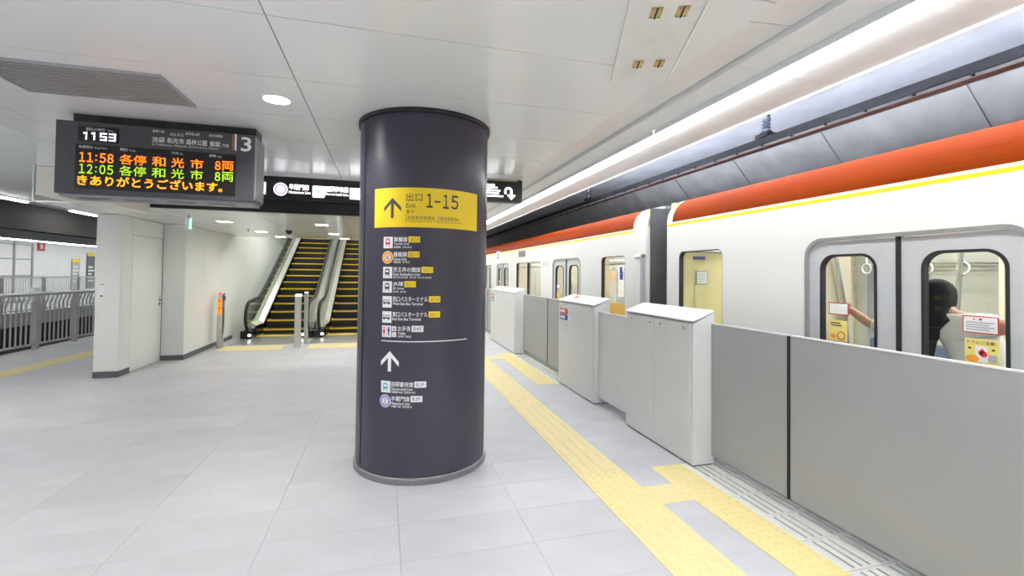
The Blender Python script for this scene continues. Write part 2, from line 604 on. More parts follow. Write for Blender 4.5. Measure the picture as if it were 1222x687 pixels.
TBAR, TDOT = tactile_mesh(0.4, 'bars', M_TACT2), tactile_mesh(0.4, 'dots', M_TACT)
TDOT3, TBAR3 = tactile_mesh(0.3, 'dots', M_TACT), tactile_mesh(0.27, 'bars', M_TACT2)
DOTROWS = (2.70, 3.10, 8.30, 8.70, 13.1, 13.5, 17.9, 18.3)
for k in range(-14, 60):
    y0 = 2.70 + 0.4 * k
    inst('tactile_tile', TDOT if any(abs(y0 - d) < 0.05 for d in DOTROWS) else TBAR, (1.745, y0 + 0.2, 0), floor)
for (a, b) in STRIPS[:4]:
    for j in range(9):
        inst('tactile_tile', TDOT3, (2.36, b - 0.15 - 0.3 * j, 0.0), floor)
    inst('tactile_tile', TBAR3, (2.078, b - 0.45, 0.0015), floor, math.pi / 2)
ang = -math.atan(0.073)
for j in range(26):
    y = 4.6 + j * 0.4 * math.cos(ang)
    inst('tactile_tile', TBAR, (-5.665 + 0.073 * (y - 9.0), y, 0.0005), floor, ang)
for j, (x0, n) in enumerate(((-3.30, 4), (-1.62, 4))):       # tactile blocks before the escalators
    for i in range(n):
        for r in range(2):
            inst('tactile_tile', TDOT3, (x0 + 0.15 + 0.3 * i, 10.75 + 0.3 * r, 0.0), floor)

# drain grates along the gate doors
gm = MB()
gm.box(-0.239, 0.239, -0.148, -0.132, -0.012, 0.001).box(-0.239, 0.239, 0.132, 0.148, -0.012, 0.001)
edges_ = [-0.239, -0.174, -0.156, -0.114, -0.096, -0.054, -0.036, 0.038, 0.056, 0.090, 0.108, 0.142, 0.160, 0.239]
for i in range(0, len(edges_), 2):
    gm.box(edges_[i], edges_[i + 1], -0.134, 0.134, -0.012, 0.001)
grate_me = gm.mesh('drain_grate', M_GRATE)
for (a, b) in STRIPS[:4]:
    bx('drain_channel', 2.512, 2.968, a, b, -0.0119, -0.0112, mat('channel_shade_black', (0.004, 0.004, 0.004), 0.9), floor)  # black sheet stands in for deep shade under the shallow grate slots
    for j in range(9):
        inst('drain_grate', grate_me, (2.751, b - 0.15 - 0.3 * j, 0.0), floor)

# ------------------------------------------------------------------ main ceiling
ceiling = MB().box(-3.40, 1.775, -10.0, 7.05, 2.962, 3.10).box(0.60, 1.775, 7.05, 32.0, 2.962, 3.10).build('ceiling', M_CEILB)
tag(ceiling, 'glossy white panelled platform ceiling with long joints', kind='structure')
CX = [-3.395, -2.99, -0.61, 1.772]
cp = {}


def cpanel(x0, x1, y0, y1, z, m, parent, name='ceiling_panel'):
    key = (round(x1 - x0, 3), round(y1 - y0, 3), m.name)
    if key not in cp:
        a, b = key[0] / 2 - 0.003, key[1] / 2 - 0.003
        cp[key] = MB().box(-a, a, -b, b, 0, 0.02).mesh(name, m)
    return inst(name, cp[key], ((x0 + x1) / 2, (y0 + y1) / 2, z), parent)


for k in range(-15, 37):
    y0 = 2.56 + 0.81 * k
    y1 = y0 + 0.81
    for i in range(3):
        x0, x1 = CX[i], CX[i + 1]
        if y1 > 7.06:
            if i < 2 or y0 > 31:
                continue
            if y0 < 7.0:
                continue
            cpanel(0.60, x1, y0, y1, 2.94, M_CEIL, ceiling)
        else:
            cpanel(x0, x1, y0, y1, 2.94, M_CEIL, ceiling)
cpanel(-0.61, 1.772, 6.61, 7.05, 2.94, M_CEIL, ceiling)
cpanel(-2.99, -0.61, 6.61, 7.05, 2.94, M_CEIL, ceiling)
cpanel(0.60, 1.772, 7.05, 7.42, 2.94, M_CEIL, ceiling)

# ------------------------------------------------------------------ cove and soffit above the platform edge
soffit = MB().box(1.775, 2.84, -10.0, 32.0, 2.99, 3.75).build('soffit_right', M_CEILB)
tag(soffit, 'white soffit band running above the platform gates, carrying the strip light', kind='structure')
LEN = 1.62
cove_me = MB().prism([(1.778, 2.952), (2.045, 2.968), (2.045, 2.992), (1.778, 2.992)], -LEN / 2 + .003, LEN / 2 - .003).mesh('cove_panel', M_COVE)
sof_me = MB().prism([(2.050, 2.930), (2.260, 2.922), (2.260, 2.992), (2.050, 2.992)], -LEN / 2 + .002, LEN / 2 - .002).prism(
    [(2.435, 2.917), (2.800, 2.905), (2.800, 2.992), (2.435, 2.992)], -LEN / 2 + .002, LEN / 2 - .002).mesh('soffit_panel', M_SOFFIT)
for k in range(25):
    y = -8.6 + k * LEN
    inst('cove_panel', cove_me, (0, y, 0), soffit)
    inst('soffit_panel', sof_me, (0, y + 0.4, 0), soffit)
bx('soffit_lip', 2.801, 2.815, -10, 32, 2.885, 2.99, M_BODYS, soffit)
for k in range(12):
    sl = thing('strip_light', 'long white continuous tube light in the soffit above the gates', 'light', (2.387, -8.0 + 3.24 * k, 2.92),
               'strip lights above the platform gates')
    y0, y1 = -9.4 + 3.24 * k, -9.4 + 3.24 * (k + 1)
    bx('diffuser', 2.275, 2.430, y0 + .004, y1 - .004, 2.885, 2.96, M_STRIP, sl)
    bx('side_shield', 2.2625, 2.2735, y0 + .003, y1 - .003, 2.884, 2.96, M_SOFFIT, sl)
    bx('housing', 2.274, 2.431, y0 + .003, y1 - .003, 2.961, 2.989, M_CEILB, sl)

# ------------------------------------------------------------------ bulkhead, boxed beam and the low ceiling
bulk = MB().box(-3.75, 0.60, 7.06, 7.14, 2.46, 3.0).build('wall_bulkhead', M_SIGNBLK)
tag(bulk, 'black bulkhead fascia dropping from the high ceiling to the low ceiling', kind='structure')
beam = MB().box(-3.39, -3.0, 5.72, 7.04, 2.39, 2.94).build('trim_1', M_LINE)
tag(beam, 'white panelled box beam left of the departure board', kind='structure')
bx('beam_panel', -3.398, -2.992, 5.70, 7.05, 2.676, 2.94, M_WALL, beam)
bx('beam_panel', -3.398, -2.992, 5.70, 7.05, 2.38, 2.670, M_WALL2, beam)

low = MB().box(-4.28, 0.60, 7.15, 12.52, 2.505, 2.60).build('ceiling_low', M_CEILB)
tag(low, 'low glossy white ceiling in front of the escalators', kind='structure')
LX = [-4.28, -3.08, -1.88, -0.68, 0.60]
for i in range(4):
    for k in range(7):
        y0 = 7.15 + 0.767 * k
        cpanel(LX[i], LX[i + 1], y0, y0 + 0.767, 2.48, M_LOWCEIL, low)
bx('opening_edge', -3.55, 0.6, 12.52, 12.56, 2.48, 2.75, M_WALL, low)

# ------------------------------------------------------------------ wall left of the escalators, with the flush door
wall = MB().prism([(-4.20, 8.38), (-3.93, 8.38), (-3.93, 9.76), (-3.57, 9.76), (-3.57, 12.5), (-4.20, 12.5)], 0, 2.48, 'z').build('wall_left', M_LINE)
tag(wall, 'white panelled wall block left of the escalators', kind='structure')
bx('wall_panel', -4.222, -3.908, 8.36, 8.38, 0.09, 2.475, M_WALL, wall, 0.004)
bx('wall_panel', -3.93, -3.91, 8.386, 8.690, 0.09, 2.475, M_WALL, wall)
bx('wall_panel', -3.93, -3.91, 8.697, 9.735, 2.20, 2.475, M_WALL, wall)
bx('wall_panel', -3.906, -3.552, 9.74, 9.76, 0.09, 2.475, M_WALL, wall)
for k in range(3):
    bx('wall_panel', -3.57, -3.55, 9.745 + 0.92 * k, 9.745 + 0.92 * (k + 1) - 0.004, 0.09, 2.475, M_WALL, wall)
door = bx('door_1', -3.93, -3.912, 8.700, 9.730, 0.006, 2.193, M_WALL)
tag(door, 'flush white service door in the wall left of the escalators', kind='structure')
hp = bx('handle_plate', -3.912, -3.905, 9.625, 9.665, 0.99, 1.16, M_STEEL, door, 0.003)
MB().tube([(-3.905, 9.645, 1.10), (-3.875, 9.645, 1.10), (-3.872, 9.59, 1.10)], 0.010, 8).build('lever', M_BASE, hp, smooth=40)
MB().tube([(-3.906, 9.645, 1.03), (-3.894, 9.645, 1.03)], 0.016, 10).build('lock', M_BASE, hp, smooth=40)
base = MB().box(-4.222, -3.908, 8.352, 8.38, 0, 0.085).box(-3.93, -3.902, 8.38, 8.69, 0, 0.085).box(
    -3.906, -3.542, 9.732, 9.76, 0, 0.085).box(-3.57, -3.542, 9.76, 12.5, 0, 0.085).build('baseboard_left', M_BASE)
tag(base, 'dark grey skirting along the white wall left of the escalators', kind='structure')
shaft = MB().box(-3.75, -3.55, 12.5, 24, 0, 9).build('wall_escalator', M_WALL)
tag(shaft, 'white shaft wall rising along the left escalator', kind='structure')
shaft2 = MB().box(0.05, 0.25, 12.5, 24, 0, 9).build('wall_escalator', M_WALL)
tag(shaft2, 'white shaft wall rising along the right escalator', kind='structure')
shaft3 = MB().prism([(12.56, 2.75), (24, 9.4), (24, 9.6), (12.56, 2.95)], -3.55, 0.05, 'x').build('ceiling_escalator', M_WALL)
tag(shaft3, 'sloping white ceiling over the escalators', kind='structure')

# ------------------------------------------------------------------ ends of the platform
o = MB().box(-7.2, 2.9, -8.2, -8.0, -0.5, 3.1).build('wall_back', M_WALL)
tag(o, 'white end wall of the platform behind the viewer', kind='structure')
o = MB().box(0.25, 2.9, 32.0, 32.2, -0.5, 3.1).build('wall_far', M_WALL)
tag(o, 'white wall closing the far end of the platform', kind='structure')

# ------------------------------------------------------------------ right tunnel
tun = MB().box(2.85, 5.85, -8, 34, 3.78, 3.95).build('ceiling_tunnel', M_CONCB)
tag(tun, 'concrete tunnel ceiling above the train, bluish light mixed into its colour', kind='structure')
haunch = MB().prism([(5.85, 3.80), (5.74, 3.68), (5.80, 3.655), (6.75, 2.60), (6.75, -1.4), (7.1, -1.4), (7.1, 3.95), (5.85, 3.95)], -8, 34).build('wall_tunnel', M_LINE)
tag(haunch, 'grey concrete tunnel wall with slanted upper panels behind the train', kind='structure')
for k in range(-4, 18):
    y0 = 3.30 + 1.66 * k
    MB().prism([(5.78, 3.652), (6.73, 2.598), (6.77, 2.64), (5.82, 3.70)], y0 + .012, y0 + 1.66 - .012).build('concrete_panel', M_CONC, haunch)
    MB().prism([(5.70, 3.72), (5.76, 3.655), (5.80, 3.69), (5.74, 3.76)], y0 + .002, y0 + 1.658).build('ledge_panel', M_CONC, haunch)
pit = MB().box(2.97, 7.1, -8, 34, -1.45, -1.35).box(2.95, 2.99, -8, 34, -1.4, -0.02).build('track_bed', M_CONC)
tag(pit, 'concrete track bed in the pit beneath the train', kind='structure')

cond = thing('overhead_conductor', 'black overhead conductor beam with riveted rail above the train roof', 'conductor', (4.5, 12, 3.28))
bx('beam', 4.44, 4.56, -8, 34, 3.266, 3.352, M_CONDUCT, cond)
bx('rail', 4.45, 4.55, -8, 34, 3.238, 3.2655, M_CONDRAIL, cond)
bx('contact_edge', 4.452, 4.548, -8, 34, 3.232, 3.2375, M_COPPER, cond)
rv = MB().tube([(-0.025, 0, 0), (0, 0, 0)], 0.011, 8).mesh('rivet', M_CONDUCT)
for k in range(46):
    inst('rivet', rv, (4.449, 0.4 + 0.42 * k, 3.252), cond)
for k, (yy, lb) in enumerate(((4.60, 'dark insulator bracket over the near train car'), (9.72, 'small dark insulator bracket over the far train car'))):
    ins = thing('insulator', lb, 'insulator', (4.5, yy, 3.38), 'insulators on the overhead conductor')
    MB().lathe([(0.0, 0.0), (0.05, 0.0), (0.05, 0.02), (0.03, 0.03), (0.055, 0.05), (0.03, 0.07), (0.055, 0.09), (0.03, 0.11), (0.05, 0.13),
                (0.05, 0.16), (0.0, 0.16)], (4.5, yy, 3.43), 14).build('porcelain', M_INSUL, ins, smooth=30)
    bx('clamp', 4.42, 4.58, yy - 0.10, yy + 0.10, 3.353, 3.40, M_CONDUCT, ins, 0.004)
    bx('clamp_block', 4.46, 4.54, yy - 0.06, yy + 0.06, 3.401, 3.428, M_CONDUCT, ins, 0.004)
    MB().tube([(4.5, yy, 3.592), (4.5, yy, 3.775)], 0.022, 10).build('hanger', M_CONDRAIL, ins, smooth=40)
    MB().tube([(4.5, yy - 0.05, 3.60), (4.42, yy - 0.10, 3.66), (4.42, yy - 0.12, 3.776)], 0.010, 8).build('stay', M_CONDUCT, ins, smooth=40)
for k in range(7):
    tl = thing('tunnel_light', 'unseen cool tube light fixed to the tunnel side of the soffit', 'light', (2.9, -4 + 2 * k, 3.5), 'tunnel tube lights')
    y = -4 + 2 * k
    MB().box(2.842, 2.857, y - 0.65, y + 0.65, 3.43, 3.52).box(2.857, 2.965, y - 0.65, y + 0.65, 3.43, 3.438).box(2.957, 2.965, y - 0.65, y + 0.65, 3.438, 3.482).build('light_baffle', M_BODYS, tl)  # unseen housing, lip added to keep tube light off train and wall
    MB().tube([(2.885, y - 0.6, 3.47), (2.885, y + 0.6, 3.47)], 0.022, 10).build(
        'tube', mat('tunnel_tube', (0.9, 0.9, 0.9), 0.5, emit=TUNNEL * 4, ecol=(0.82, 0.88, 1.0), var=0.0), tl)

# ------------------------------------------------------------------ left side: soffit, track gap, opposite platform
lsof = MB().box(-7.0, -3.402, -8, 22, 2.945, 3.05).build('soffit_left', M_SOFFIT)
tag(lsof, 'white soffit along the left platform edge', kind='structure')
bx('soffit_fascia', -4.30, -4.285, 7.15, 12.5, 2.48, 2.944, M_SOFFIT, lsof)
o = MB().box(-13.2, -7.02, -8, 40, 3.25, 3.35).build('ceiling_left', M_BROWN)
tag(o, 'dark ceiling over the left-hand tracks', kind='structure')
o = MB().box(-7.6, -7.3, -8, 40, 2.45, 3.25).build('beam_left', M_BROWN)
tag(o, 'dark brown beam above the left-hand tracks', kind='structure')
o = MB().box(-12.6, -12.0, 0, 45, 2.66, 3.25).build('beam_opposite', M_SOFFIT)
tag(o, 'grey beam along the opposite platform', kind='structure')
for k in range(10):
    y0 = 12.35 + 2.8 * (k - 7)
    sl = thing('strip_light', 'short white tube light on the soffit above the left railing', 'light', (-6.71, y0 + .7, 2.92), 'tube lights along the left platform edge')
    bx('diffuser', -6.755, -6.665, y0, y0 + 1.45, 2.905, 2.925, M_STRIPL, sl)
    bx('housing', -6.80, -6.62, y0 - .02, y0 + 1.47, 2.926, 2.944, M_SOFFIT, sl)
o = MB().box(-16.9, -12.95, 8, 48, -0.5, 0.0).build('floor_opposite', M_TILE[1])
tag(o, 'grey floor of the opposite platform', kind='structure')
o = MB().box(-17.1, -16.9, 8, 48, 0.0, 3.3).build('wall_opposite', M_WALL)
tag(o, 'white wall of the opposite platform', kind='structure')
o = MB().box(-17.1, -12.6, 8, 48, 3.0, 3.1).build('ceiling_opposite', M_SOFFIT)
tag(o, 'white ceiling of the opposite platform', kind='structure')
o = MB().box(-17.1, -7.0, 48, 48.2, -1.4, 3.4).build('wall_opposite_end', M_WALL)
tag(o, 'wall closing the far end of the left-hand tracks', kind='structure')
o = MB().box(-12.95, -7.0, -8, 48, -1.4, -1.3).box(-7.02, -7.0, -8, 48, -1.3, -0.02).box(-12.97, -12.951, 8, 48, -1.3, -0.02).build('track_bed_left', M_BROWN)
tag(o, 'dark track bed between the railing and the opposite platform', kind='structure')
for k in range(4):
    y0 = 14 + 6 * k
    sl = thing('strip_light', 'continuous tube light above the opposite platform edge', 'light', (-13, y0 + 3, 2.72), 'tube lights above the opposite platform')
    bx('diffuser', -12.16, -12.02, y0 + .01, y0 + 5.99, 2.60, 2.625, M_STRIP, sl)
    bx('housing', -12.18, -12.0, y0 + .01, y0 + 5.99, 2.626, 2.659, M_SOFFIT, sl)
for k in range(4):  # extra tubes hidden by the beam, added to lift the opposite wall
    y0 = 17 + 6 * k
    sl = thing('strip_light', 'unseen tube light added in the opposite ceiling to brighten the wall', 'light', (-15, y0 + 3, 2.98), 'unseen added tube lights in the opposite ceiling')
    bx('diffuser', -15.1, -14.9, y0 + .01, y0 + 5.99, 2.955, 2.975, M_STRIP, sl)
    bx('housing', -15.12, -14.88, y0 + .01, y0 + 5.99, 2.976, 2.999, M_SOFFIT, sl)
# glazed screen on the opposite wall
scr = thing('glazed_screen', 'pale glazed screen with a grey grid on the opposite platform wall', 'screen', (-16.8, 25, 0))
bx('pane', -16.86, -16.84, 21.0, 28.1, 0.05, 2.85, M_INTW, scr)
for yy in (21.0, 23.0, 25.0, 26.95, 28.1):
    bx('mullion', -16.84, -16.78, yy, yy + 0.08, 0.05, 2.85, M_FRAME, scr)
for zz in (0.05, 1.25, 2.05, 2.75):
    bx('transom', -16.835, -16.80, 21.085, 28.095, zz, zz + 0.06, M_FRAME, scr)
# ================================================================== THINGS
# ------------------------------------------------------------------ sign column
CC = (0.333, 4.205, 0.0)
CR = 0.560
colm = thing('sign_column', 'round charcoal column with yellow exit sign and white wayfinding print', 'column', CC)
SEAM = 0.632 / CR
GP = 0.016
arcs = [(-SEAM + GP, SEAM - GP), (SEAM + GP, math.pi - GP), (math.pi + GP, 2 * math.pi - SEAM - GP)]
for (a0, a1) in arcs:
    MB().lathe([(CR - 0.02, 0.055), (CR, 0.055), (CR, 2.905), (CR - 0.02, 2.905)], CC, 40, a0, a1).build('shell_panel', M_COL, colm, smooth=40)
MB().lathe([(CR - 0.012, 0.0), (CR - 0.012, 2.938)], CC, 64).build('core', M_COLD, colm, smooth=40)
MB().lathe([(CR - 0.01, 2.906), (CR + 0.020, 2.906), (CR + 0.020, 2.938), (CR - 0.01, 2.938)], CC, 64).build('top_collar', M_COLD, colm, smooth=40)
MB().lathe([(CR - 0.01, 0.002), (CR + 0.016, 0.002), (CR + 0.016, 0.038), (CR + 0.006, 0.044), (CR - 0.01, 0.044)], CC, 64).build('base_ring', M_STONE, colm, smooth=40)
MB().lathe([(CR - 0.01, 0.0445), (CR + 0.008, 0.0445), (CR + 0.008, 0.0535), (CR - 0.01, 0.0535)], CC, 64).build('base_trim', M_STEEL, colm, smooth=40)


def cyl(off):
    def f(u, v):
        a = u / CR
        r = CR + off
        return (CC[0] + r * math.sin(a), CC[1] - r * math.cos(a), v)
    return f


C1, C2, C3 = cyl(0.002), cyl(0.0035), cyl(0.005)


def arrow_up(u, v0, v1, hw, t):
    """An up arrow: shaft and two barbs."""
    top = v1
    return [[(u - t / 2, v0), (u + t / 2, v0), (u + t / 2, top - t), (u - t / 2, top - t)],
            [(u, top), (u - hw, top - hw * 1.02), (u - hw, top - hw * 1.02 - t * 1.35), (u, top - t * 1.35)],
            [(u, top - t * 1.35), (u + hw, top - hw * 1.02 - t * 1.35), (u + hw, top - hw * 1.02), (u, top)]]


ex = decal([Q(-0.479, 0.450, 1.996, 2.307)], C1, M_SIGNY, colm, 'exit_sign', nu=36)
decal(arrow_up(-0.302, 2.068, 2.228, 0.075, 0.024), C2, M_PRINTD, ex, 'arrow')
txt('出口', -0.188, 2.199, 0.064, C2, M_PRINTD, ex, w=0.124, bold=0.0)
txt('Exit', -0.188, 2.148, 0.036, C2, M_PRINTD, ex, w=0.073, bold=0.0)
txt('출구', -0.188, 2.102, 0.034, C2, M_PRINTD, ex, w=0.062, bold=0.0)
for (ch, u, wd, v, hh) in (('１', -0.032, 0.050, 2.152, 0.112), ('-', 0.030, 0.048, 2.196, 0.013), ('１', 0.098, 0.050, 2.152, 0.112), ('５', 0.166, 0.066, 2.152, 0.112)):
    txt(ch, u, v, hh, C2, M_PRINTD, ex, w=wd, bold=0.012)
for (u, wd, ja, en) in ((-0.178, 0.218, '宮益坂中央改札', 'Miyamasuzaka Central Gate'), (0.078, 0.168, '宮益坂東改札', 'Miyamasuzaka East Gate')):
    txt(ja, u, 2.056, 0.030, C2, M_PRINTD, ex, w=wd, bold=-0.005)
    txt(en, u, 2.036, 0.013, C2, M_PRINTD, ex, w=wd * 1.12, bold=-0.005)
    decal([Q(u - 0.013, u - 0.010, 2.032, 2.092)], C2, M_PRINTD, ex, 'rule')


def train_icon(v, m, bg):
    u = -0.337
    o = [Q(u - 0.020, u + 0.020, v - 0.016, v + 0.026)]
    decal(o, C3, m, bg, 'train_symbol')
    decal([Q(u - 0.014, u + 0.014, v + 0.002, v + 0.018)], cyl(0.0065), M_PRINTW, bg, 'train_symbol_window')
    decal([[(u - 0.022, v - 0.034), (u - 0.016, v - 0.034), (u - 0.006, v - 0.018), (u - 0.012, v - 0.018)],
           [(u + 0.016, v - 0.034), (u + 0.022, v - 0.034), (u + 0.012, v - 0.018), (u + 0.006, v - 0.018)],
           Q(u - 0.014, u + 0.014, v + 0.029, v + 0.033)], C3, m, bg, 'train_symbol_track')


def row(v, ja, en, ko, wj, we, wk, badge=None, icon='train', icol=M_PRINTD, tx=-0.286, badge_white=False):
    if icon in ('ring_g', 'ring_z'):
        bg = decal([circ(-0.338, v, 0.050, 32)], C1, M_PRINTW, colm, 'line_row')
        decal(annulus(-0.338, v, 0.026, 0.046), C2, M_PRINTO if icon == 'ring_g' else M_PRINTP, bg, 'ring')
        txt('G' if icon == 'ring_g' else 'Z', -0.350 if icon == 'ring_g' else -0.349, v - 0.016, 0.032, C2, M_PRINTD, bg, w=0.024, bold=0.01)
    else:
        bg = decal([Q(-0.378, -0.294, v - 0.045, v + 0.045)], C1, M_PRINTW, colm, 'line_row', nu=4)
    if icon == 'train':
        train_icon(v, icol, bg)
    elif icon == 'bus':
        decal([Q(-0.372, -0.306, v - 0.012, v - 0.002), Q(-0.372, -0.306, v + 0.012, v + 0.016),
               Q(-0.372, -0.368, v - 0.002, v + 0.012), Q(-0.354, -0.351, v - 0.002, v + 0.012), Q(-0.337, -0.334, v - 0.002, v + 0.012),
               Q(-0.320, -0.317, v - 0.002, v + 0.012), circ(-0.360, v - 0.014, 0.007, 10), circ(-0.320, v - 0.014, 0.007, 10)], C2, M_PRINTD, bg, 'bus_symbol')
    elif icon == 'toilet':
        for (u, m) in ((-0.358, M_PRINTR), (-0.316, M_PRINTB)):
            sh = [circ(u, v + 0.030, 0.007, 12)]
            if m is M_PRINTR:
                sh += [[(u - 0.012, v - 0.010), (u + 0.012, v - 0.010), (u + 0.005, v + 0.021), (u - 0.005, v + 0.021)]]
            else:
                sh += [[(u - 0.006, v - 0.010), (u + 0.006, v - 0.010), (u + 0.012, v + 0.021), (u - 0.012, v + 0.021)]]
            sh += [Q(u - 0.006, u - 0.001, v - 0.036, v - 0.010), Q(u + 0.001, u + 0.006, v - 0.036, v - 0.010)]
            decal(sh, C2, m, bg, 'person_symbol')
        decal([Q(-0.338, -0.3365, v - 0.036, v + 0.036)], C2, M_PRINTD, bg, 'divider')
        for (dv, m) in ((0.004, M_PRINTD), (-0.042, M_PRINTO)):
            decal([Q(-0.288, -0.252, v + dv, v + dv + 0.038)], C1, M_PRINTW, bg, 'small_symbol_ground')
            decal([circ(-0.270, v + dv + 0.028, 0.004, 8), Q(-0.276, -0.264, v + dv + 0.008, v + dv + 0.022)], C2, m, bg, 'small_symbol')
    txt(ja, tx, v + 0.004, 0.040, C1, M_PRINTW, bg, w=wj, bold=0.012)
    txt(en, tx, v - 0.023, 0.022, C1, M_PRINTW, bg, w=we, bold=0.014)
    if ko:
        txt(ko, tx, v - 0.045, 0.017, C1, M_PRINTW, bg, w=wk, bold=0.012)
    if badge:
        u0 = tx + wj + 0.008
        decal([Q(u0, u0 + 0.090, v, v + 0.048)], C1, M_PRINTW if badge_white else M_SIGNY, bg, 'badge', nu=4)
        txt(badge, u0 + 0.014, v + 0.010, 0.028, C2, M_PRINTD, bg, w=0.062, bold=-0.005)


row(1.876, '東横線', 'Toyoko Line', '東横线  도요코선', 0.112, 0.125, 0.145, '出口 9', icol=M_PRINTR)
row(1.759, '銀座線', 'Ginza Line', '银座线  긴자선', 0.110, 0.108, 0.130, '出口 9', icon='ring_g')
row(1.640, '京王井の頭線', 'Keio Inokashira Line', '京王井之头线  게이오 이노카시라선', 0.216, 0.215, 0.300, '出口 5')
row(1.527, 'JR線', 'JR Lines', 'JR线  JR선', 0.085, 0.090, 0.105, '出口 9')
row(1.410, '西口バスターミナル', 'West Exit Bus Terminal', None, 0.276, 0.240, 0, '出口 8', icon='bus')
row(1.291, '東口バスターミナル', 'East Exit Bus Terminal', None, 0.276, 0.225, 0, '出口 7', icon='bus')
row(1.180, 'お手洗', 'Toilets', '洗手间  화장실', 0.102, 0.062, 0.105, 'B4F', icon='toilet', tx=-0.240, badge_white=True)
decal([Q(-0.382, 0.340, 1.101, 1.108)], C1, M_PRINTW, colm, 'rule_line', nu=30)
decal(arrow_up(-0.305, 0.868, 1.026, 0.078, 0.028), C1, M_PRINTW, colm, 'white_arrow')
row(0.748, '田園都市線', 'Den-en-toshi Line', '田园都市线  덴엔토시선', 0.176, 0.170, 0.190, 'B3F', icol=M_PRINTT, badge_white=True)
row(0.637, '半蔵門線', 'Hanzomon Line', '半藏门线  한조몬선', 0.148, 0.150, 0.165, 'B3F', icon='ring_z', badge_white=True)

# ------------------------------------------------------------------ departure board
BX0, BX1, BZ0, BZ1, BY = -2.625, -1.157, 2.262, 2.865, 4.60
brd = thing('departure_board', 'grey hanging departure board with orange and green LED timetable', 'departure board', (-1.9, 4.75, 2.94))
MB().prism([(BX0, BZ0), (BX1, BZ0), (BX1, BZ1), (BX0, BZ1)], BY, 4.90).build('housing', M_BOARD, brd, 0.006)
bx('mount', BX0 + 0.09, BX1 - 0.005, 4.655, 4.86, 2.866, 2.939, M_SIGNBLK, brd)
for k in range(4):
    bx('hanger_slot', -2.36 + 0.30 * k, -2.18 + 0.30 * k, 4.650, 4.6545, 2.880, 2.925, M_DARK, brd)
bx('bottom_tray', BX0 + 0.02, BX1 - 0.02, BY + 0.03, 4.89, 2.240, 2.2615, M_BOARDB, brd)
for k in range(4):
    bx('tray_vent', -2.50 + 0.32 * k, -2.28 + 0.32 * k, BY + 0.06, BY + 0.16, 2.2365, 2.2395, M_BOARD, brd)
bx('side_trim', BX1 + 0.0005, BX1 + 0.012, BY + 0.01, 4.89, BZ0 + 0.02, BZ1 - 0.02, M_BOARDB, brd)
scrn = bx('led_screen', -2.484, -1.306, BY - 0.004, BY - 0.0005, 2.305, 2.676, M_SCREEN, brd)
clk = bx('clock_window', -2.470, -2.186, BY - 0.004, BY - 0.0005, 2.702, 2.826, M_SCREEN, brd)
F = faceY(BY - 0.006)
FH = faceY(BY - 0.002)
txt('現在の時刻', -2.415, 2.790, 0.026, F, M_PRINTW, clk, w=0.130, bold=0.0)
txt('Time', -2.268, 2.792, 0.017, F, M_PRINTW, clk, w=0.045, bold=0.0)
SEG = {'1': 'bc', '5': 'afgcd', '3': 'abgcd'}


def seg7(ch, u, v, wd, h, t):
    pos = {'a': Q(u, u + wd, v + h - t, v + h), 'g': Q(u, u + wd, v + h / 2 - t / 2, v + h / 2 + t / 2), 'd': Q(u, u + wd, v, v + t),
           'f': Q(u, u + t, v + h / 2, v + h), 'b': Q(u + wd - t, u + wd, v + h / 2, v + h),
           'e': Q(u, u + t, v, v + h / 2), 'c': Q(u + wd - t, u + wd, v, v + h / 2)}
    return [pos[c] for c in SEG[ch]]


polys = []
for ch, u in (('1', -2.455), ('1', -2.400), ('5', -2.318), ('3', -2.256)):
    s_ = seg7(ch, u, 2.714, 0.048, 0.064, 0.0105)
    polys += s_
    if ch == '1':
        polys.append(Q(u + 0.022, u + 0.036, 2.762, 2.775))
decal(polys, F, M_LEDW, clk, 'clock_digits')
for (s, u, wd) in (('発車時分', -2.462, 0.10), ('Dep.Time', -2.352, 0.085), ('種別', -2.176, 0.056), ('Train', -2.108, 0.045),
                   ('行先', -1.803, 0.056), ('To', -1.738, 0.022), ('両数', -1.514, 0.056), ('Car', -1.446, 0.032)):
    txt(s, u, 2.640, 0.024 if ord(s[0]) > 200 else 0.016, F, M_PRINTW, scrn, w=wd, bold=0.0)
for (v, m) in ((2.527, M_LEDO), (2.431, M_LEDG)):
    tm = '11:58' if m is M_LEDO else '12:05'
    for (ch, u, wd) in zip(tm, (-2.456, -2.402, -2.345, -2.316, -2.262), (0.040, 0.040, 0.012, 0.044, 0.044)):
        if ch == ':':
            txt(ch, u, v + 0.014, 0.050, F, m, scrn, w=wd, bold=0.0)
        else:
            txt(chr(ord(ch) + 0xFEE0), u, v, 0.080, F, m, scrn, w=wd, bold=0.014)
    txt('各停', -2.176, v, 0.084, F, m, scrn, w=0.192, bold=0.006)
    txt('和', -1.943, v, 0.084, F, m, scrn, w=0.100, bold=0.008)
    txt('光', -1.800, v, 0.084, F, m, scrn, w=0.096, bold=0.008)
    txt('市', -1.655, v, 0.084, F, m, scrn, w=0.096, bold=0.008)
    txt('８', -1.468, v, 0.080, F, m, scrn, w=0.044, bold=0.014)
    txt('両', -1.414, v, 0.084, F, m, scrn, w=0.092, bold=0.006)
txt('きありがとうございます。', -2.466, 2.334, 0.086, F, M_LEDA, scrn, w=1.06, bold=0.016)
hd = bx('header_strip', -1.96, -1.34, BY - 0.0018, BY - 0.0003, 2.700, 2.850, M_BOARD, brd)
txt('池袋', -1.949, 2.733, 0.050, faceY(BY - 0.004), M_PRINTW, hd, w=0.095, bold=0.008)
txt('和光市', -1.838, 2.733, 0.050, faceY(BY - 0.004), M_PRINTW, hd, w=0.128, bold=0.008)
txt('森林公園', -1.695, 2.733, 0.050, faceY(BY - 0.004), M_PRINTW, hd, w=0.160, bold=0.008)
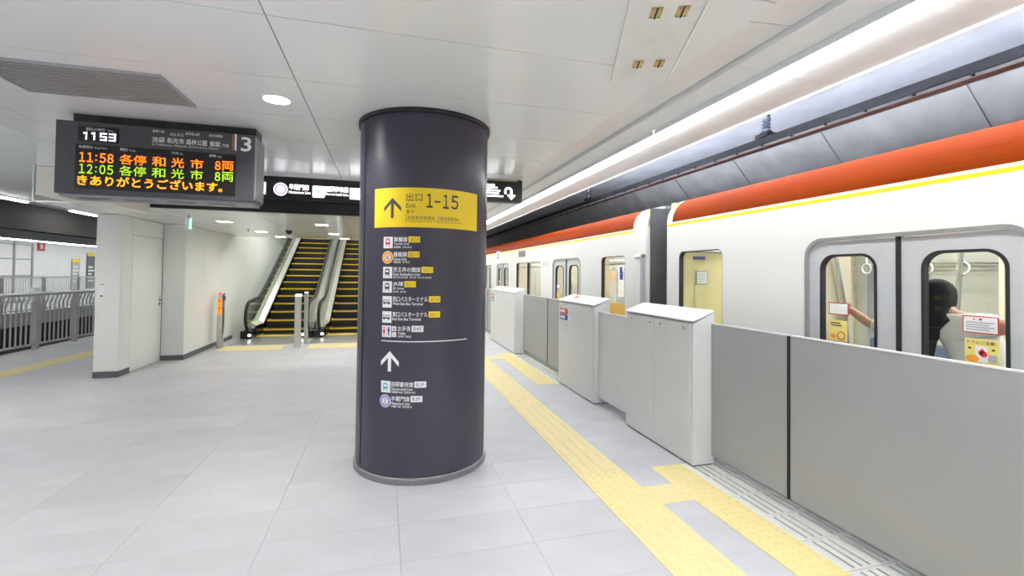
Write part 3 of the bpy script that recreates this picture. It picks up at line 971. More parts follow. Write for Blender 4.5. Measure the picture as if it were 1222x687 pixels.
txt('飯能', -1.512, 2.733, 0.050, faceY(BY - 0.004), M_PRINTW, hd, w=0.082, bold=0.008)
txt('方面', -1.416, 2.736, 0.030, faceY(BY - 0.004), M_PRINTW, hd, w=0.052, bold=0.0)
txt('for Ikebukuro, Wakoshi, Shinrin-koen, Hanno', -1.949, 2.706, 0.020, faceY(BY - 0.004), M_PRINTW, hd, w=0.50, bold=0.0)
for (s, u, wd, v) in (('副都心線', -1.944, 0.085, 2.818), ('F01-F15', -1.812, 0.095, 2.800), ('東武東上線', -1.700, 0.105, 2.818), ('西武池袋線', -1.520, 0.105, 2.818)):
    txt(s, u, v, 0.024, faceY(BY - 0.004), M_PRINTW, hd, w=wd, bold=0.0)
decal([Q(-1.338, -1.324, 2.714, 2.862)], FH, mat('platform_brown', (0.42, 0.13, 0.03), 0.5), brd, 'colour_bar')
decal([Q(-1.318, -1.304, 2.714, 2.862)], FH, M_PRINTW, brd, 'white_bar')
txt('3', -1.268, 2.712, 0.130, FH, M_PRINTW, brd, w=0.084, bold=0.012, name='platform_number')

# ------------------------------------------------------------------ hanging line sign left of the column
ls = thing('line_sign', 'long black illuminated line sign on the bulkhead left of the column', 'sign', (-0.9, 7.0, 2.94))
bx('box', -2.30, 0.30, 6.90, 7.055, 2.625, 2.936, M_SIGNBLK, ls, 0.004)
F = faceY(6.897)
F2 = faceY(6.894)
decal([Q(-1.612, -1.590, 2.690, 2.850)], F, M_LITW, ls, 'white_bar')
rg = decal([circ(-1.405, 2.765, 0.088, 32)], F, M_LITW, ls, 'ring_symbol')
decal(annulus(-1.405, 2.765, 0.052, 0.076), F2, M_LITP, rg, 'ring')
txt('Z', -1.424, 2.744, 0.042, F2, M_LITT, rg, w=0.036, bold=0.0)
txt('半蔵門線', -1.300, 2.765, 0.080, F, M_LITW, ls, w=0.255, bold=0.022)
txt('Hanzomon Line', -1.300, 2.716, 0.038, F, M_LITW, ls, w=0.275, bold=0.010)
ic = decal([rr(-1.000, -0.840, 2.676, 2.838, 0.016, 4)], F, M_LITW, ls, 'line_symbol')
decal([Q(-0.945, -0.895, 2.730, 2.790), Q(-0.930, -0.910, 2.700, 2.722)], F2, M_LITT, ic, 'train_symbol')
txt('田園都市線', -0.832, 2.765, 0.080, F, M_LITW, ls, w=0.305, bold=0.022)
txt('Den-en-toshi Line', -0.832, 2.716, 0.038, F, M_LITW, ls, w=0.305, bold=0.010)
decal([rr(-0.510, -0.350, 2.676, 2.838, 0.016, 4)], F, M_LITW, ls, 'line_symbol')

# ------------------------------------------------------------------ hanging U-turn sign right of the column
us = thing('turnback_sign', 'black illuminated sign with a white U-turn arrow right of the column', 'sign', (1.2, 6.14, 2.94))
bx('box', 0.35, 1.815, 6.10, 6.22, 2.625, 2.915, M_SIGNBLK, us, 0.004)
bx('mounting_rail', 0.35, 1.815, 6.12, 6.20, 2.916, 2.939, mat('rail_cream', (0.66, 0.62, 0.50), 0.5), us)
bx('end_bracket', 1.752, 1.812, 6.097, 6.119, 2.905, 2.939, M_DARK, us)
F = faceY(6.097)
uc, vc = 1.615, 2.785
pts = []
arc = [(uc + 0.042 * math.cos(math.radians(a)), vc + 0.035 * math.sin(math.radians(a))) for a in range(180, -1, -15)]
mbp = []
for i in range(len(arc) - 1):
    (a, b), (c, d) = arc[i], arc[i + 1]
    def off(p, r):
        k = math.hypot(p[0] - uc, p[1] - vc)
        return (uc + (p[0] - uc) * (k + r) / k, vc + (p[1] - vc) * (k + r) / k)
    mbp.append([off(arc[i], -0.015), off(arc[i + 1], -0.015), off(arc[i + 1], 0.015), off(arc[i], 0.015)][::-1])
mbp += [Q(uc - 0.057, uc - 0.027, vc - 0.045, vc), Q(uc + 0.027, uc + 0.057, vc - 0.075, vc),
        [(uc + 0.042, vc - 0.125), (uc + 0.105, vc - 0.058), (uc + 0.075, vc - 0.050), (uc + 0.042, vc - 0.085), (uc + 0.009, vc - 0.050), (uc - 0.021, vc - 0.058)]]
decal(mbp, F, M_LITW, us, 'turn_arrow')
for (v, wd) in ((2.842, 0.62), (2.806, 0.66), (2.768, 0.70), (2.732, 0.68), (2.692, 0.74)):
    decal([Q(0.80, 0.80 + wd, v, v + 0.022)], F, M_LITW, us, 'text_line')

# ------------------------------------------------------------------ ceiling fittings
vent = thing('ceiling_vent', 'long grey slatted air vent in the ceiling before the departure board', 'vent', (-2.0, 3.85, 2.94))
bx('backing', -2.52, -1.475, 3.555, 4.135, 2.9385, 2.9395, M_DARK, vent)
slat = MB().prism([(-0.010, 0.0), (0.010, 0.0), (0.010, 0.0085), (-0.010, 0.0085)], -0.344 / 2, 0.344 / 2, 'x').mesh('slat', mat('vent_slat', (0.36, 0.36, 0.345), 0.5))
for i in range(3):
    x0 = -2.517 + 0.347 * i
    for j in range(15):
        inst('slat', slat, (x0 + 0.174, 3.572 + 0.039 * j, 2.928), vent)
MB().box(-2.53, -1.465, 3.545, 3.556, 2.925, 2.9395).box(-2.53, -1.465, 4.134, 4.145, 2.925, 2.9395).box(-2.53, -2.520, 3.556, 4.134, 2.925, 2.9395).box(
    -1.475, -1.465, 3.556, 4.134, 2.925, 2.9395).build('frame', M_GREY, vent)
for i in (1, 2):
    bx('divider', -2.521 + 0.347 * i, -2.515 + 0.347 * i, 3.557, 4.133, 2.924, 2.928, M_GREY, vent)


def spot(name, loc, power, parent, size=0.08, angle=150, blend=0.6, colr=(1.0, 0.99, 0.97)):
    d = bpy.data.lights.new(name, 'SPOT')
    d.energy = power
    d.color = colr
    d.shadow_soft_size = size
    d.spot_size = math.radians(angle)
    d.spot_blend = blend
    o_ = bpy.data.objects.new(name, d)
    link(o_, parent)
    o_.location = loc
    return o_


def downlight(x, y, label):
    t = thing('downlight', label, 'light', (x, y, 2.94), 'round downlights in the main ceiling')
    MB().lathe([(0.0, 0.0), (0.088, 0.0), (0.092, -0.004), (0.0, -0.004)], (x, y, 2.9385), 28).build('diffuser', M_DOWN, t)
    MB().lathe([(0.092, 0.0), (0.104, 0.0), (0.104, -0.007), (0.092, -0.006)], (x, y, 2.9395), 28).build('trim_ring', M_BODYS, t, smooth=40)
    spot('lamp', (x, y, 2.925), SPOT, t)


downlight(-0.815, 3.80, 'round white downlight in the ceiling right of the departure board')
for (x, y) in ((-0.815, 0.56), (-0.815, -2.68), (-2.6, 0.56), (-2.6, -2.68), (0.9, 0.56), (0.9, -2.68), (-0.815, -5.5), (-2.6, -5.5), (0.9, -5.5)):
    downlight(x, y, 'round white downlight in the ceiling behind the viewer')
for (x, y) in ((1.2, 8.7), (1.2, 12.0), (1.2, 15.2), (1.2, 18.4)):
    downlight(x, y, 'round white downlight in the ceiling beyond the U-turn sign')


def square_light(x, y, label, s=0.10, p=18):
    t = thing('square_light', label, 'light', (x, y, 2.48), 'small square lights in the low ceiling')
    bx('diffuser', x - s, x + s, y - s, y + s, 2.474, 2.4795, M_DOWNS, t)
    MB().box(x - s - .012, x + s + .012, y - s - .012, y - s - .001, 2.470, 2.4798).box(x - s - .012, x + s + .012, y + s + .001, y + s + .012, 2.470, 2.4798).box(
        x - s - .012, x - s - .001, y - s, y + s, 2.470, 2.4798).box(x + s + .001, x + s + .012, y - s, y + s, 2.470, 2.4798).build('frame', M_BODYS, t)
    spot('lamp', (x, y, 2.465), p, t, 0.06, 155, 0.5, (1.0, 0.98, 0.92))


square_light(-2.66, 8.84, 'square light in the low ceiling nearest the flush door')
square_light(-2.55, 10.79, 'square light in the low ceiling between dome camera and wall')
square_light(-1.11, 8.80, 'square light in the low ceiling beside the column edge')
square_light(-2.46, 12.2, 'square light in the low ceiling right above the left escalator')
square_light(-1.11, 10.79, 'square light in the low ceiling right of the dome camera')
square_light(-1.0, 12.2, 'square light in the low ceiling above the right escalator')
for (x, y, lb) in ((-2.5, 14.5, 'lower unseen fill light added above the left escalator'), (-2.5, 17.5, 'upper unseen fill light added above the left escalator'),
                   (-0.9, 14.5, 'lower unseen fill light added above the right escalator'), (-0.9, 17.5, 'upper unseen fill light added above the right escalator')):
    zc = 2.75 + (y - 12.56) * (9.4 - 2.75) / (24 - 12.56)
    t = thing('shaft_fill_light', lb, 'light', (x, y, zc), 'added fill lights over the escalators')  # added out of view to brighten the escalators and shaft
    MB().lathe([(0.0, 0.0), (0.12, 0.0), (0.12, -0.03), (0.0, -0.03)], (x, y, zc - 0.08), 20).build('diffuser', M_DOWN, t)
    MB().tube([(x, y, zc - 0.079), (x, y, zc + 0.02)], 0.03, 8).build('stem', M_GREY, t)
    spot('lamp', (x, y, zc - 0.12), 90, t, 0.1, 160, 0.5)
for (x, y) in ((-4.6, 6.2), (-4.6, 3.0), (-4.6, -0.2), (-4.6, -3.4)):  # out-of-view lamps added because the left floor was too dark
    t = thing('downlight', 'unseen round downlight added in the left soffit to brighten the floor', 'light', (x, y, 2.945), 'unseen added downlights in the left soffit')
    MB().lathe([(0.0, 0.0), (0.088, 0.0), (0.092, -0.004), (0.0, -0.004)], (x, y, 2.944), 28).build('diffuser', M_DOWN, t)
    MB().lathe([(0.093, 0.0), (0.104, 0.0), (0.104, -0.007), (0.093, -0.006)], (x, y, 2.9445), 28).build('trim_ring', M_BODYS, t, smooth=40)
    spot('lamp', (x, y, 2.93), SPOT * 1.1, t)
dc = thing('dome_camera', 'small dark dome camera on the low ceiling', 'camera', (-1.85, 9.9, 2.48))
MB().lathe([(0.0, 0.0), (0.07, 0.0), (0.07, -0.035), (0.0, -0.035)], (-1.85, 9.9, 2.478), 20).build('mount', M_GREY, dc, smooth=40)
MB().lathe([(0.062, -0.036), (0.062, -0.06), (0.05, -0.09), (0.03, -0.108), (0.0, -0.113)], (-1.85, 9.9, 2.478), 20).build('dome', M_SCREEN, dc, smooth=60)
es = thing('exit_sign', 'slim hanging emergency exit sign seen edge-on under the low ceiling', 'sign', (-2.86, 7.95, 2.48))
bx('case', -2.885, -2.850, 7.90, 8.00, 2.25, 2.43, M_BODYS, es, 0.004)
bx('lit_face', -2.891, -2.8855, 7.905, 7.995, 2.262, 2.418, M_LITG, es)
bx('lit_face', -2.8495, -2.844, 7.905, 7.995, 2.262, 2.418, M_LITG, es)
bx('hanger', -2.875, -2.860, 7.93, 7.97, 2.431, 2.479, M_GREY, es)
sp = thing('sprinkler', 'tiny white ceiling fitting beside the square light', 'sprinkler', (-2.67, 10.3, 2.48))
MB().lathe([(0.0, 0.0), (0.03, 0.0), (0.03, -0.012), (0.01, -0.02), (0.01, -0.05), (0.03, -0.055), (0.0, -0.06)], (-2.67, 10.3, 2.479), 14).build('head', M_BODYS, sp, smooth=40)

# hatch with brass hinges, hung at an angle under the ceiling
hx, hy = 1.745, 2.575
ax = Vector((-0.31, -0.77)).normalized()
bxv = Vector((ax.y, -ax.x))          # towards -x side
hat = thing('ceiling_hatch', 'white ceiling hatch with small brass hinges above the gates', 'hatch', (1.4, 1.9, 2.93))


def hp_(a, b, z):
    return (hx + ax.x * a + bxv.x * b, hy + ax.y * a + bxv.y * b, z)


def hbox(mb, a0, a1, b0, b1, z0, z1):
    return mb.add([hp_(a0, b0, z0), hp_(a1, b0, z0), hp_(a1, b1, z0), hp_(a0, b1, z0), hp_(a0, b0, z1), hp_(a1, b0, z1), hp_(a1, b1, z1), hp_(a0, b1, z1)],
                  [(3, 2, 1, 0), (4, 5, 6, 7), (0, 1, 5, 4), (1, 2, 6, 5), (2, 3, 7, 6), (3, 0, 4, 7)])


sgn = 1 if hp_(0, 0.37, 0)[0] < hx else -1
hbox(MB(), 0.0, 1.75, 0.006 * sgn, 0.365 * sgn, 2.925, 2.9395).build('lid', mat('hatch_white', (0.78, 0.78, 0.76), 0.4), hat)
hbox(MB(), 0.0, 1.75, -0.008 * sgn, 0.0055 * sgn, 2.915, 2.9395).build('edge_lip', M_BODYS, hat)
hbox(MB(), -0.075, -0.003, 0.006 * sgn, 0.365 * sgn, 2.933, 2.9395).build('end_flap', M_CEIL, hat)
for a in (0.21, 0.76, 1.31):
    for b in (0.10, 0.225):
        h_ = hbox(MB(), a - 0.045, a + 0.045, (b - 0.028) * sgn, (b + 0.028) * sgn, 2.919, 2.9248).build('hinge', M_HINGE, hat)
        hbox(MB(), a - 0.048, a + 0.048, (b - 0.004) * sgn, (b + 0.004) * sgn, 2.916, 2.9188).build('hinge_pin', M_DARK, h_)
        sm = MB()
        for da in (-0.034, 0.034):
            for db in (-0.018, 0.018):
                p = hp_(a + da, (b + db) * sgn, 0)
                frustum(sm, p[0], p[1], 0.006, 0.005, 2.9188, 2.9165, 6)
        sm.build('hinge_screws', M_LINE, h_)
# ------------------------------------------------------------------ platform gates
GX0, GX1, PX = 2.57, 2.787, 2.757
lock_me = MB().lathe([(0.0, 0.0), (0.015, 0.0), (0.017, -0.004), (0.012, -0.008), (0.0, -0.008)], (0, 0, 0), 14).mesh('lock', M_CHROME, smooth=40)


def cabinet(y0, y1, label, doors=2, stickers=False, arrow=False):
    t = thing('gate_cabinet', label, 'gate cabinet', ((GX0 + GX1) / 2, (y0 + y1) / 2, 0), 'platform gate cabinets')
    MB().prism([(GX0 + 0.004, 0.012), (GX1, 0.012), (GX1, 1.318), (GX0 + 0.004, 1.228)], y0, y1).build('body', M_GATE, t)
    MB().box(GX0 + 0.015, GX1 - 0.01, y0 + 0.01, y1 - 0.01, 0, 0.0118).build('plinth', M_DARK, t)
    MB().prism([(GX0 - 0.006, 1.240), (GX1 + 0.002, 1.322), (GX1 + 0.002, 1.342), (GX0 + 0.004, 1.262), (GX0 - 0.006, 1.256)], y0 - 0.003, y1 + 0.003).build('cap', M_GATEC, t, 0.004)
    w_ = (y1 - y0 - 0.05) / doors
    for k in range(doors):
        a = y0 + 0.045 + w_ * k
        d_ = bx('cabinet_door', GX0 - 0.003, GX0 + 0.0035, a, a + w_ - 0.004, 0.02, 1.222, M_GATE, t, 0.0015)
        for yy in (a + 0.08, a + w_ - 0.10):
            l_ = bpy.data.objects.new('lock', lock_me)
            col.objects.link(l_)
            l_.parent = d_
            l_.location = (GX0 - 0.003, yy, 1.178)
            l_.rotation_euler = (0, math.radians(90), 0)
    F_ = faceX(GX0 - 0.0045)
    F2_ = faceX(GX0 - 0.006)
    if stickers:
        ul = -(y1 - 0.06)
        for (v, m, s) in ((1.062, M_PRINTR, '開扉注意'), (0.972, M_PRINTB, '開扉注意')):
            s_ = decal([Q(ul, ul + 0.30, v, v + 0.078)], F_, m, t, 'sticker')
            decal([Q(ul + 0.02, ul + 0.21, v + 0.018, v + 0.060)], F2_, M_PRINTW, s_, 'sticker_text')
            decal([Q(ul + 0.31, ul + 0.40, v, v + 0.078)], F_, M_PRINTW, s_, 'sticker_number')
        decal([Q(ul + 0.10, ul + 0.36, 0.85, 0.853), Q(ul + 0.12, ul + 0.15, 0.90, 0.92), Q(ul + 0.24, ul + 0.30, 0.89, 0.915)], F_, M_GREY, t, 'faint_print')
    if arrow:
        ym = (y0 + y1) / 2 + 0.15
        MB().prism([(GX0 + 0.06, 1.306), (GX0 + 0.12, 1.329), (GX0 + 0.12, 1.333), (GX0 + 0.06, 1.310)], ym - 0.05, ym + 0.05).build('orange_marker', mat('orange_marker', (0.85, 0.20, 0.06), 0.5), t)
    return t


def leaf(y0, y1, label, gasket=None, x=PX, z0=0.085, z1=1.222, m=M_GLEAF):
    t = thing('gate_leaf', label, 'gate panel', (x, (y0 + y1) / 2, z0), 'sliding platform gate panels')
    bx('panel', x, x + 0.028, y0, y1, z0, z1, m, t, 0.002)
    bx('top_rail', x - 0.002, x + 0.027, y0 + 0.002, y1 - 0.002, z1 + 0.0005, z1 + 0.010, M_GATEC, t)
    if gasket is not None:
        bx('gasket', x - 0.004, x + 0.026, gasket[0], gasket[1], z0, z1, M_RUB, t)
    return t


cabinet(3.42, 4.56, 'nearest silver gate cabinet with two plain doors and four round locks', 2)
cabinet(5.36, 6.60, 'silver gate cabinet with red and blue stickers, second from the viewer', 1, True, True)
cabinet(9.09, 11.30, 'silver gate cabinet with red and blue stickers half hidden beyond the column', 1, True, True)
cabinet(13.75, 16.00, 'distant silver gate cabinet just behind the column edge', 2)
cabinet(18.5, 20.7, 'farthest silver gate cabinet along the platform', 2)
cabinet(-1.4, 0.90, 'silver gate cabinet beyond the right edge of the view', 2)
leaf(2.632, 3.415, 'narrow grey gate panel between the nearest cabinet and a black seam')
leaf(0.905, 2.606, 'wide grey gate panel in the right foreground', (2.607, 2.6315))
leaf(6.605, 7.600, 'grey gate panel just left of the stickered cabinet')
leaf(7.620, 9.085, 'grey gate panel right of the far stickered cabinet', (7.601, 7.619))
leaf(11.305, 12.5, 'distant grey gate panel behind the column, nearer half')
leaf(12.52, 13.745, 'distant grey gate panel behind the column, farther half', (12.501, 12.519))
leaf(16.005, 17.2, 'remote grey gate panel at the far end, nearer half')
leaf(17.22, 18.495, 'remote grey gate panel at the far end, farther half')
fx = leaf(4.568, 5.352, 'fixed light grey gate panel between the two nearest cabinets', None, 2.625, 0.095, 1.165, M_GATE)
bx('foot', 2.630, 2.650, 5.27, 5.33, 0.0, 0.094, M_CHROME, fx)

# ------------------------------------------------------------------ train cars
TX = 3.10
TW = 2.80


def grid_straps(t, y0, y1, x, step, n):
    rm = MB().tube([(x, y0, 1.98), (x, y1, 1.98)], 0.013, 8).build('strap_rail', M_CHROME, t, smooth=40)
    for k in range(n):
        y = y0 + 0.15 + step * k
        if y > y1:
            break
        b_ = bx('strap', x - 0.012, x + 0.012, y - 0.003, y + 0.003, 1.80, 1.975, M_STRAP, t)
        pts_ = [(x, y + 0.05 * math.sin(2 * math.pi * i / 12), 1.745 + 0.055 * math.cos(2 * math.pi * i / 12)) for i in range(13)]
        MB().tube(pts_, 0.008, 6, False).build('strap_ring', M_STRAP, b_, smooth=60)


def train_car(y0, y1, doors, windows, label, end_at):
    """Car body between y0 and y1; doors: list of centre y; windows: (ya, yb, n panes); end_at: the y of the end that faces the gap."""
    t = thing('train_car', label, 'train', (TX + TW / 2, (y0 + y1) / 2, -1.3))
    DH = 0.645
    holes = [rr(c - DH, c + DH, 0.0, 1.918, 0.13, 6, False) for c in doors] + [rr(a, b, 0.86, 1.905, 0.075, 6) for a, b, n in windows]
    outer = [(y0, -0.95), (y1, -0.95), (y1, 2.243), (y0, 2.243)]
    plate(outer, holes, TX, TX + 0.055, side).build('side_wall', M_BODY, t)
    MB().box(TX + 0.4, TX + TW - 0.3, y0 + 0.2, y1 - 0.2, -1.25, -0.96).build('underframe', M_DARK, t)
    # roof: orange shoulder, then grey crown
    r_ = 0.27
    cx_, cz_ = TX + r_, 2.243
    n = 14
    inner, outer_ = [], []
    for i in range(n + 1):
        a = math.radians(90 * i / n)
        outer_.append((cx_ - r_ * math.cos(a), cz_ + r_ * math.sin(a)))
        inner.append((cx_ - (r_ - 0.03) * math.cos(a), cz_ + (r_ - 0.03) * math.sin(a)))
    mb = MB()
    lo, hi = (y0, y1)
    rim = 0.10 if end_at == y1 else 0.30
    if end_at == y1:
        hi = y1 - rim
    else:
        lo = y0 + rim
    for i in range(n):
        mb.prism([outer_[i], outer_[i + 1], inner[i + 1], inner[i]], lo, hi)
    ob = mb.build('roof_shoulder', M_ORANGE, t, smooth=40)
    mb = MB()
    ra, rb = (hi, y1) if end_at == y1 else (y0, lo)
    for i in range(n):
        mb.prism([outer_[i], outer_[i + 1], inner[i + 1], inner[i]], ra, rb)
    mb.build('end_rim', M_BODY, t, smooth=40)
    MB().prism([(cx_, 2.483), (cx_, 2.513), (TX + TW / 2, 2.62), (TX + TW - r_, 2.513), (TX + TW, 2.243), (TX + TW - 0.03, 2.243), (TX + TW - r_, 2.483)], y0, y1).build('roof', M_ROOF, t)
    sy0, sy1 = (y0, y1 - rim) if end_at == y1 else (y0 + rim, y1)
    if end_at == y1:
        sy1 = y1
    bx('yellow_stripe', TX - 0.002, TX - 0.0003, sy0, sy1, 2.198, 2.222, M_YEL, t)
    bx('white_stripe', TX - 0.002, TX - 0.0003, sy0, sy1, 2.228, 2.242, M_BODYS, t)
    # end walls and interior
    ye = end_at
    s = -1 if end_at == y1 else 1
    ew = bx('end_wall', TX + 0.056, TX + TW - 0.05, ye + s * 0.001, ye + s * 0.06, 0.0, 2.47, M_BEIGE, t)
    bx('corner_post', TX + 0.058, TX + 0.16, ye + s * 0.061, ye + s * 0.075, 0.02, 2.24, M_FRAME, ew)
    if end_at == y1:
        yy = ye - 0.064
        bx('end_door', 5.05, 5.75, yy - 0.03, yy, 0.02, 1.95, M_INTW, ew)
        bx('end_door_window', 5.30, 5.60, yy - 0.036, yy - 0.0305, 0.8, 1.75, M_GREY, ew)
        bx('notice_frame', 3.435, 3.585, yy - 0.010, yy, 1.545, 1.70, M_FRAME, ew)
        bx('notice', 3.447, 3.573, yy - 0.014, yy - 0.0105, 1.557, 1.688, M_PAPER, ew)
        nf = MB()
        for k in range(5):
            nf.box(3.46, 3.56 - 0.02 * (k % 2), yy - 0.0155, yy - 0.0145, 1.575 + 0.022 * k, 1.582 + 0.022 * k)
        nf.build('notice_print', M_GREY, ew)
        bx('blue_plate', 3.40, 3.56, yy - 0.008, yy, 1.83, 1.865, M_PRINTB, ew)
        bx('trim_line', 3.42, 3.425, yy - 0.004, yy, 0.3, 1.56, M_FRAME, ew)
        MB().tube([(3.2, yy - 0.10, 1.92), (5.7, yy - 0.10, 1.92)], 0.02, 8).build('end_rail', M_FRAME, ew, smooth=40)
    bx('car_floor', TX + 0.06, TX + TW - 0.06, y0 + 0.07, y1 - 0.07, -0.05, -0.002, M_CFLOOR, t)
    bx('car_ceiling', TX + 0.06, TX + TW - 0.06, y0 + 0.07, y1 - 0.07, 2.25, 2.28, M_INTW, t)
    fw = bx('far_wall', TX + TW - 0.06, TX + TW, y0 + 0.062, y1 - 0.062, -0.9, 2.242, M_INT, t)
    for c in doors:
        bx('far_door', TX + TW - 0.075, TX + TW - 0.061, c - 0.64, c - 0.005, 0.02, 1.9, M_INTW, fw)
        bx('far_door', TX + TW - 0.075, TX + TW - 0.061, c + 0.005, c + 0.64, 0.02, 1.9, M_INTW, fw)
        for q in (-0.32, 0.32):
            bx('far_pane', TX + TW - 0.082, TX + TW - 0.0755, c + q - 0.2, c + q + 0.2, 0.9, 1.75, M_SCREEN, fw)
    for a, b, n_ in windows:
        bx('far_window', TX + TW - 0.07, TX + TW - 0.061, a, b, 0.9, 1.8, M_GREY, fw)
    for xx in (4.05, 4.95):
        bx('ceiling_light', xx - 0.06, xx + 0.06, y0 + 0.4, y1 - 0.4, 2.225, 2.2495, M_CARL, t)
    # doors
    for c in doors:
        fr = ring(rr(c - DH - 0.012, c + DH + 0.012, 0.0, 1.930, 0.14, 6, False), rr(c - DH + 0.012, c + DH - 0.012, -0.01 + 0.012, 1.905, 0.12, 6, False),
                  TX - 0.004, TX + 0.035, side).build('door_frame', M_FRAME, t)
        for q in (-1, 1):
            a, b = (c - DH + 0.002, c - 0.014) if q < 0 else (c + 0.014, c + DH - 0.002)
            pa, pb = (c - 0.529, c - 0.131) if q < 0 else (c + 0.138, c + 0.538)
            dl = plate([(a, 0.01), (b, 0.01), (b, 1.90), (a, 1.90)], [rr(pa, pb, 0.80, 1.803, 0.10, 7)], TX + 0.020, TX + 0.048, side).build('door_leaf', M_DOORL, t)
            ring(rr(pa - 0.004, pb + 0.004, 0.796, 1.807, 0.104, 7), rr(pa + 0.012, pb - 0.012, 0.812, 1.791, 0.092, 7), TX + 0.014, TX + 0.054, side).build('window_seal', M_RUB, dl)
            plate(rr(pa + 0.0122, pb - 0.0122, 0.8122, 1.7908, 0.092, 7), [], TX + 0.030, TX + 0.034, side).build('pane', M_GLASS, dl)
            stickers(dl, pa, pb, q)
        bx('door_seal', TX + 0.010, TX + 0.050, c - 0.0135, c + 0.0135, 0.01, 1.905, M_RUB, t)
    for a, b, n_ in windows:
        wf = ring(rr(a + 0.0005, b - 0.0005, 0.8605, 1.9045, 0.075, 6), rr(a + 0.008, b - 0.008, 0.868, 1.897, 0.069, 6), TX + 0.004, TX + 0.056, side).build('window_frame', M_RUB, t)
        if n_ == 1:
            plate(rr(a + 0.0082, b - 0.0082, 0.8682, 1.8968, 0.069, 6), [], TX + 0.040, TX + 0.044, side).build('pane', M_GLASS, wf)
        else:
            m_ = (a + b) / 2
            for (p, q_) in ((a + 0.0082, m_ - 0.021), (m_ + 0.021, b - 0.0082)):
                plate(rr(p, q_, 0.8682, 1.8968, 0.03, 4), [], TX + 0.040, TX + 0.044, side).build('pane', M_GLASS, wf)
            bx('mullion', TX + 0.002, TX + 0.05, m_ - 0.02, m_ + 0.02, 0.875, 1.89, M_RUB, wf)
    # partitions at the door sides, seats, racks, rails
    for c in doors:
        for q in (-1, 1):
            yy = c + q * (DH + 0.06)
            if yy < y0 + 0.3 or yy > y1 - 0.3:
                continue
            for (xa, xb) in ((TX + 0.06, TX + 0.50), (TX + TW - 0.50, TX + TW - 0.085)):
                bx('seat_partition', xa, xb, yy - 0.018, yy + 0.018, 0.35, 2.245, M_BEIGEL, t, 0.006)
            yp = yy - q * 0.028 - q * 0.018
            MB().tube([(TX + 0.44, yp, 0.0), (TX + 0.43, yp, 1.0), (TX + 0.40, yp, 1.42), (TX + 0.30, yp, 1.83), (TX + 0.22, yp, 2.248)], 0.016, 10).build('grab_pole', M_CHROME, t, smooth=40)
    ds = sorted(doors)
    spans = []
    ends = [y0 + 0.3] + [v for c in ds for v in (c - DH - 0.1, c + DH + 0.1)] + [y1 - 0.3]
    for i in range(0, len(ends), 2):
        if ends[i + 1] - ends[i] > 0.4:
            spans.append((ends[i], ends[i + 1]))
    for (a, b) in spans:
        for (xa, xb, xr) in ((TX + 0.07, TX + 0.52, 1), (TX + TW - 0.52, TX + TW - 0.09, -1)):
            if end_at == y1 and b > y1 - 0.5 and xr > 0:
                continue        # open space behind the end window
            st = bx('seat', xa, xb, a, b, 0.20, 0.44, M_SEAT if (a < 12 and end_at != y1) else M_SEATB, t, 0.03)
            if xr > 0:
                bx('backrest', xa, xa + 0.07, a, b, 0.445, 0.84, M_SEATB, st, 0.02)
            else:
                bx('backrest', xb - 0.07, xb, a, b, 0.445, 0.92, M_SEAT if (a < 12 and end_at != y1) else M_SEATB, st, 0.02)
            xm = xb - 0.16 if xr < 0 else xa + 0.16
            rk = MB()
            for k in range(5):
                xx = (xb - 0.02 - 0.07 * k) if xr < 0 else (xa + 0.02 + 0.07 * k)
                rk.tube([(xx, a, 1.80), (xx, b, 1.80)], 0.009, 6)
            rk.build('luggage_rack', M_CHROME, st, smooth=40)
    for x in (TX + 0.62, TX + TW - 0.66):
        for (a, b) in spans:
            grid_straps(t, a, b, x, 0.30, 30)
    return t


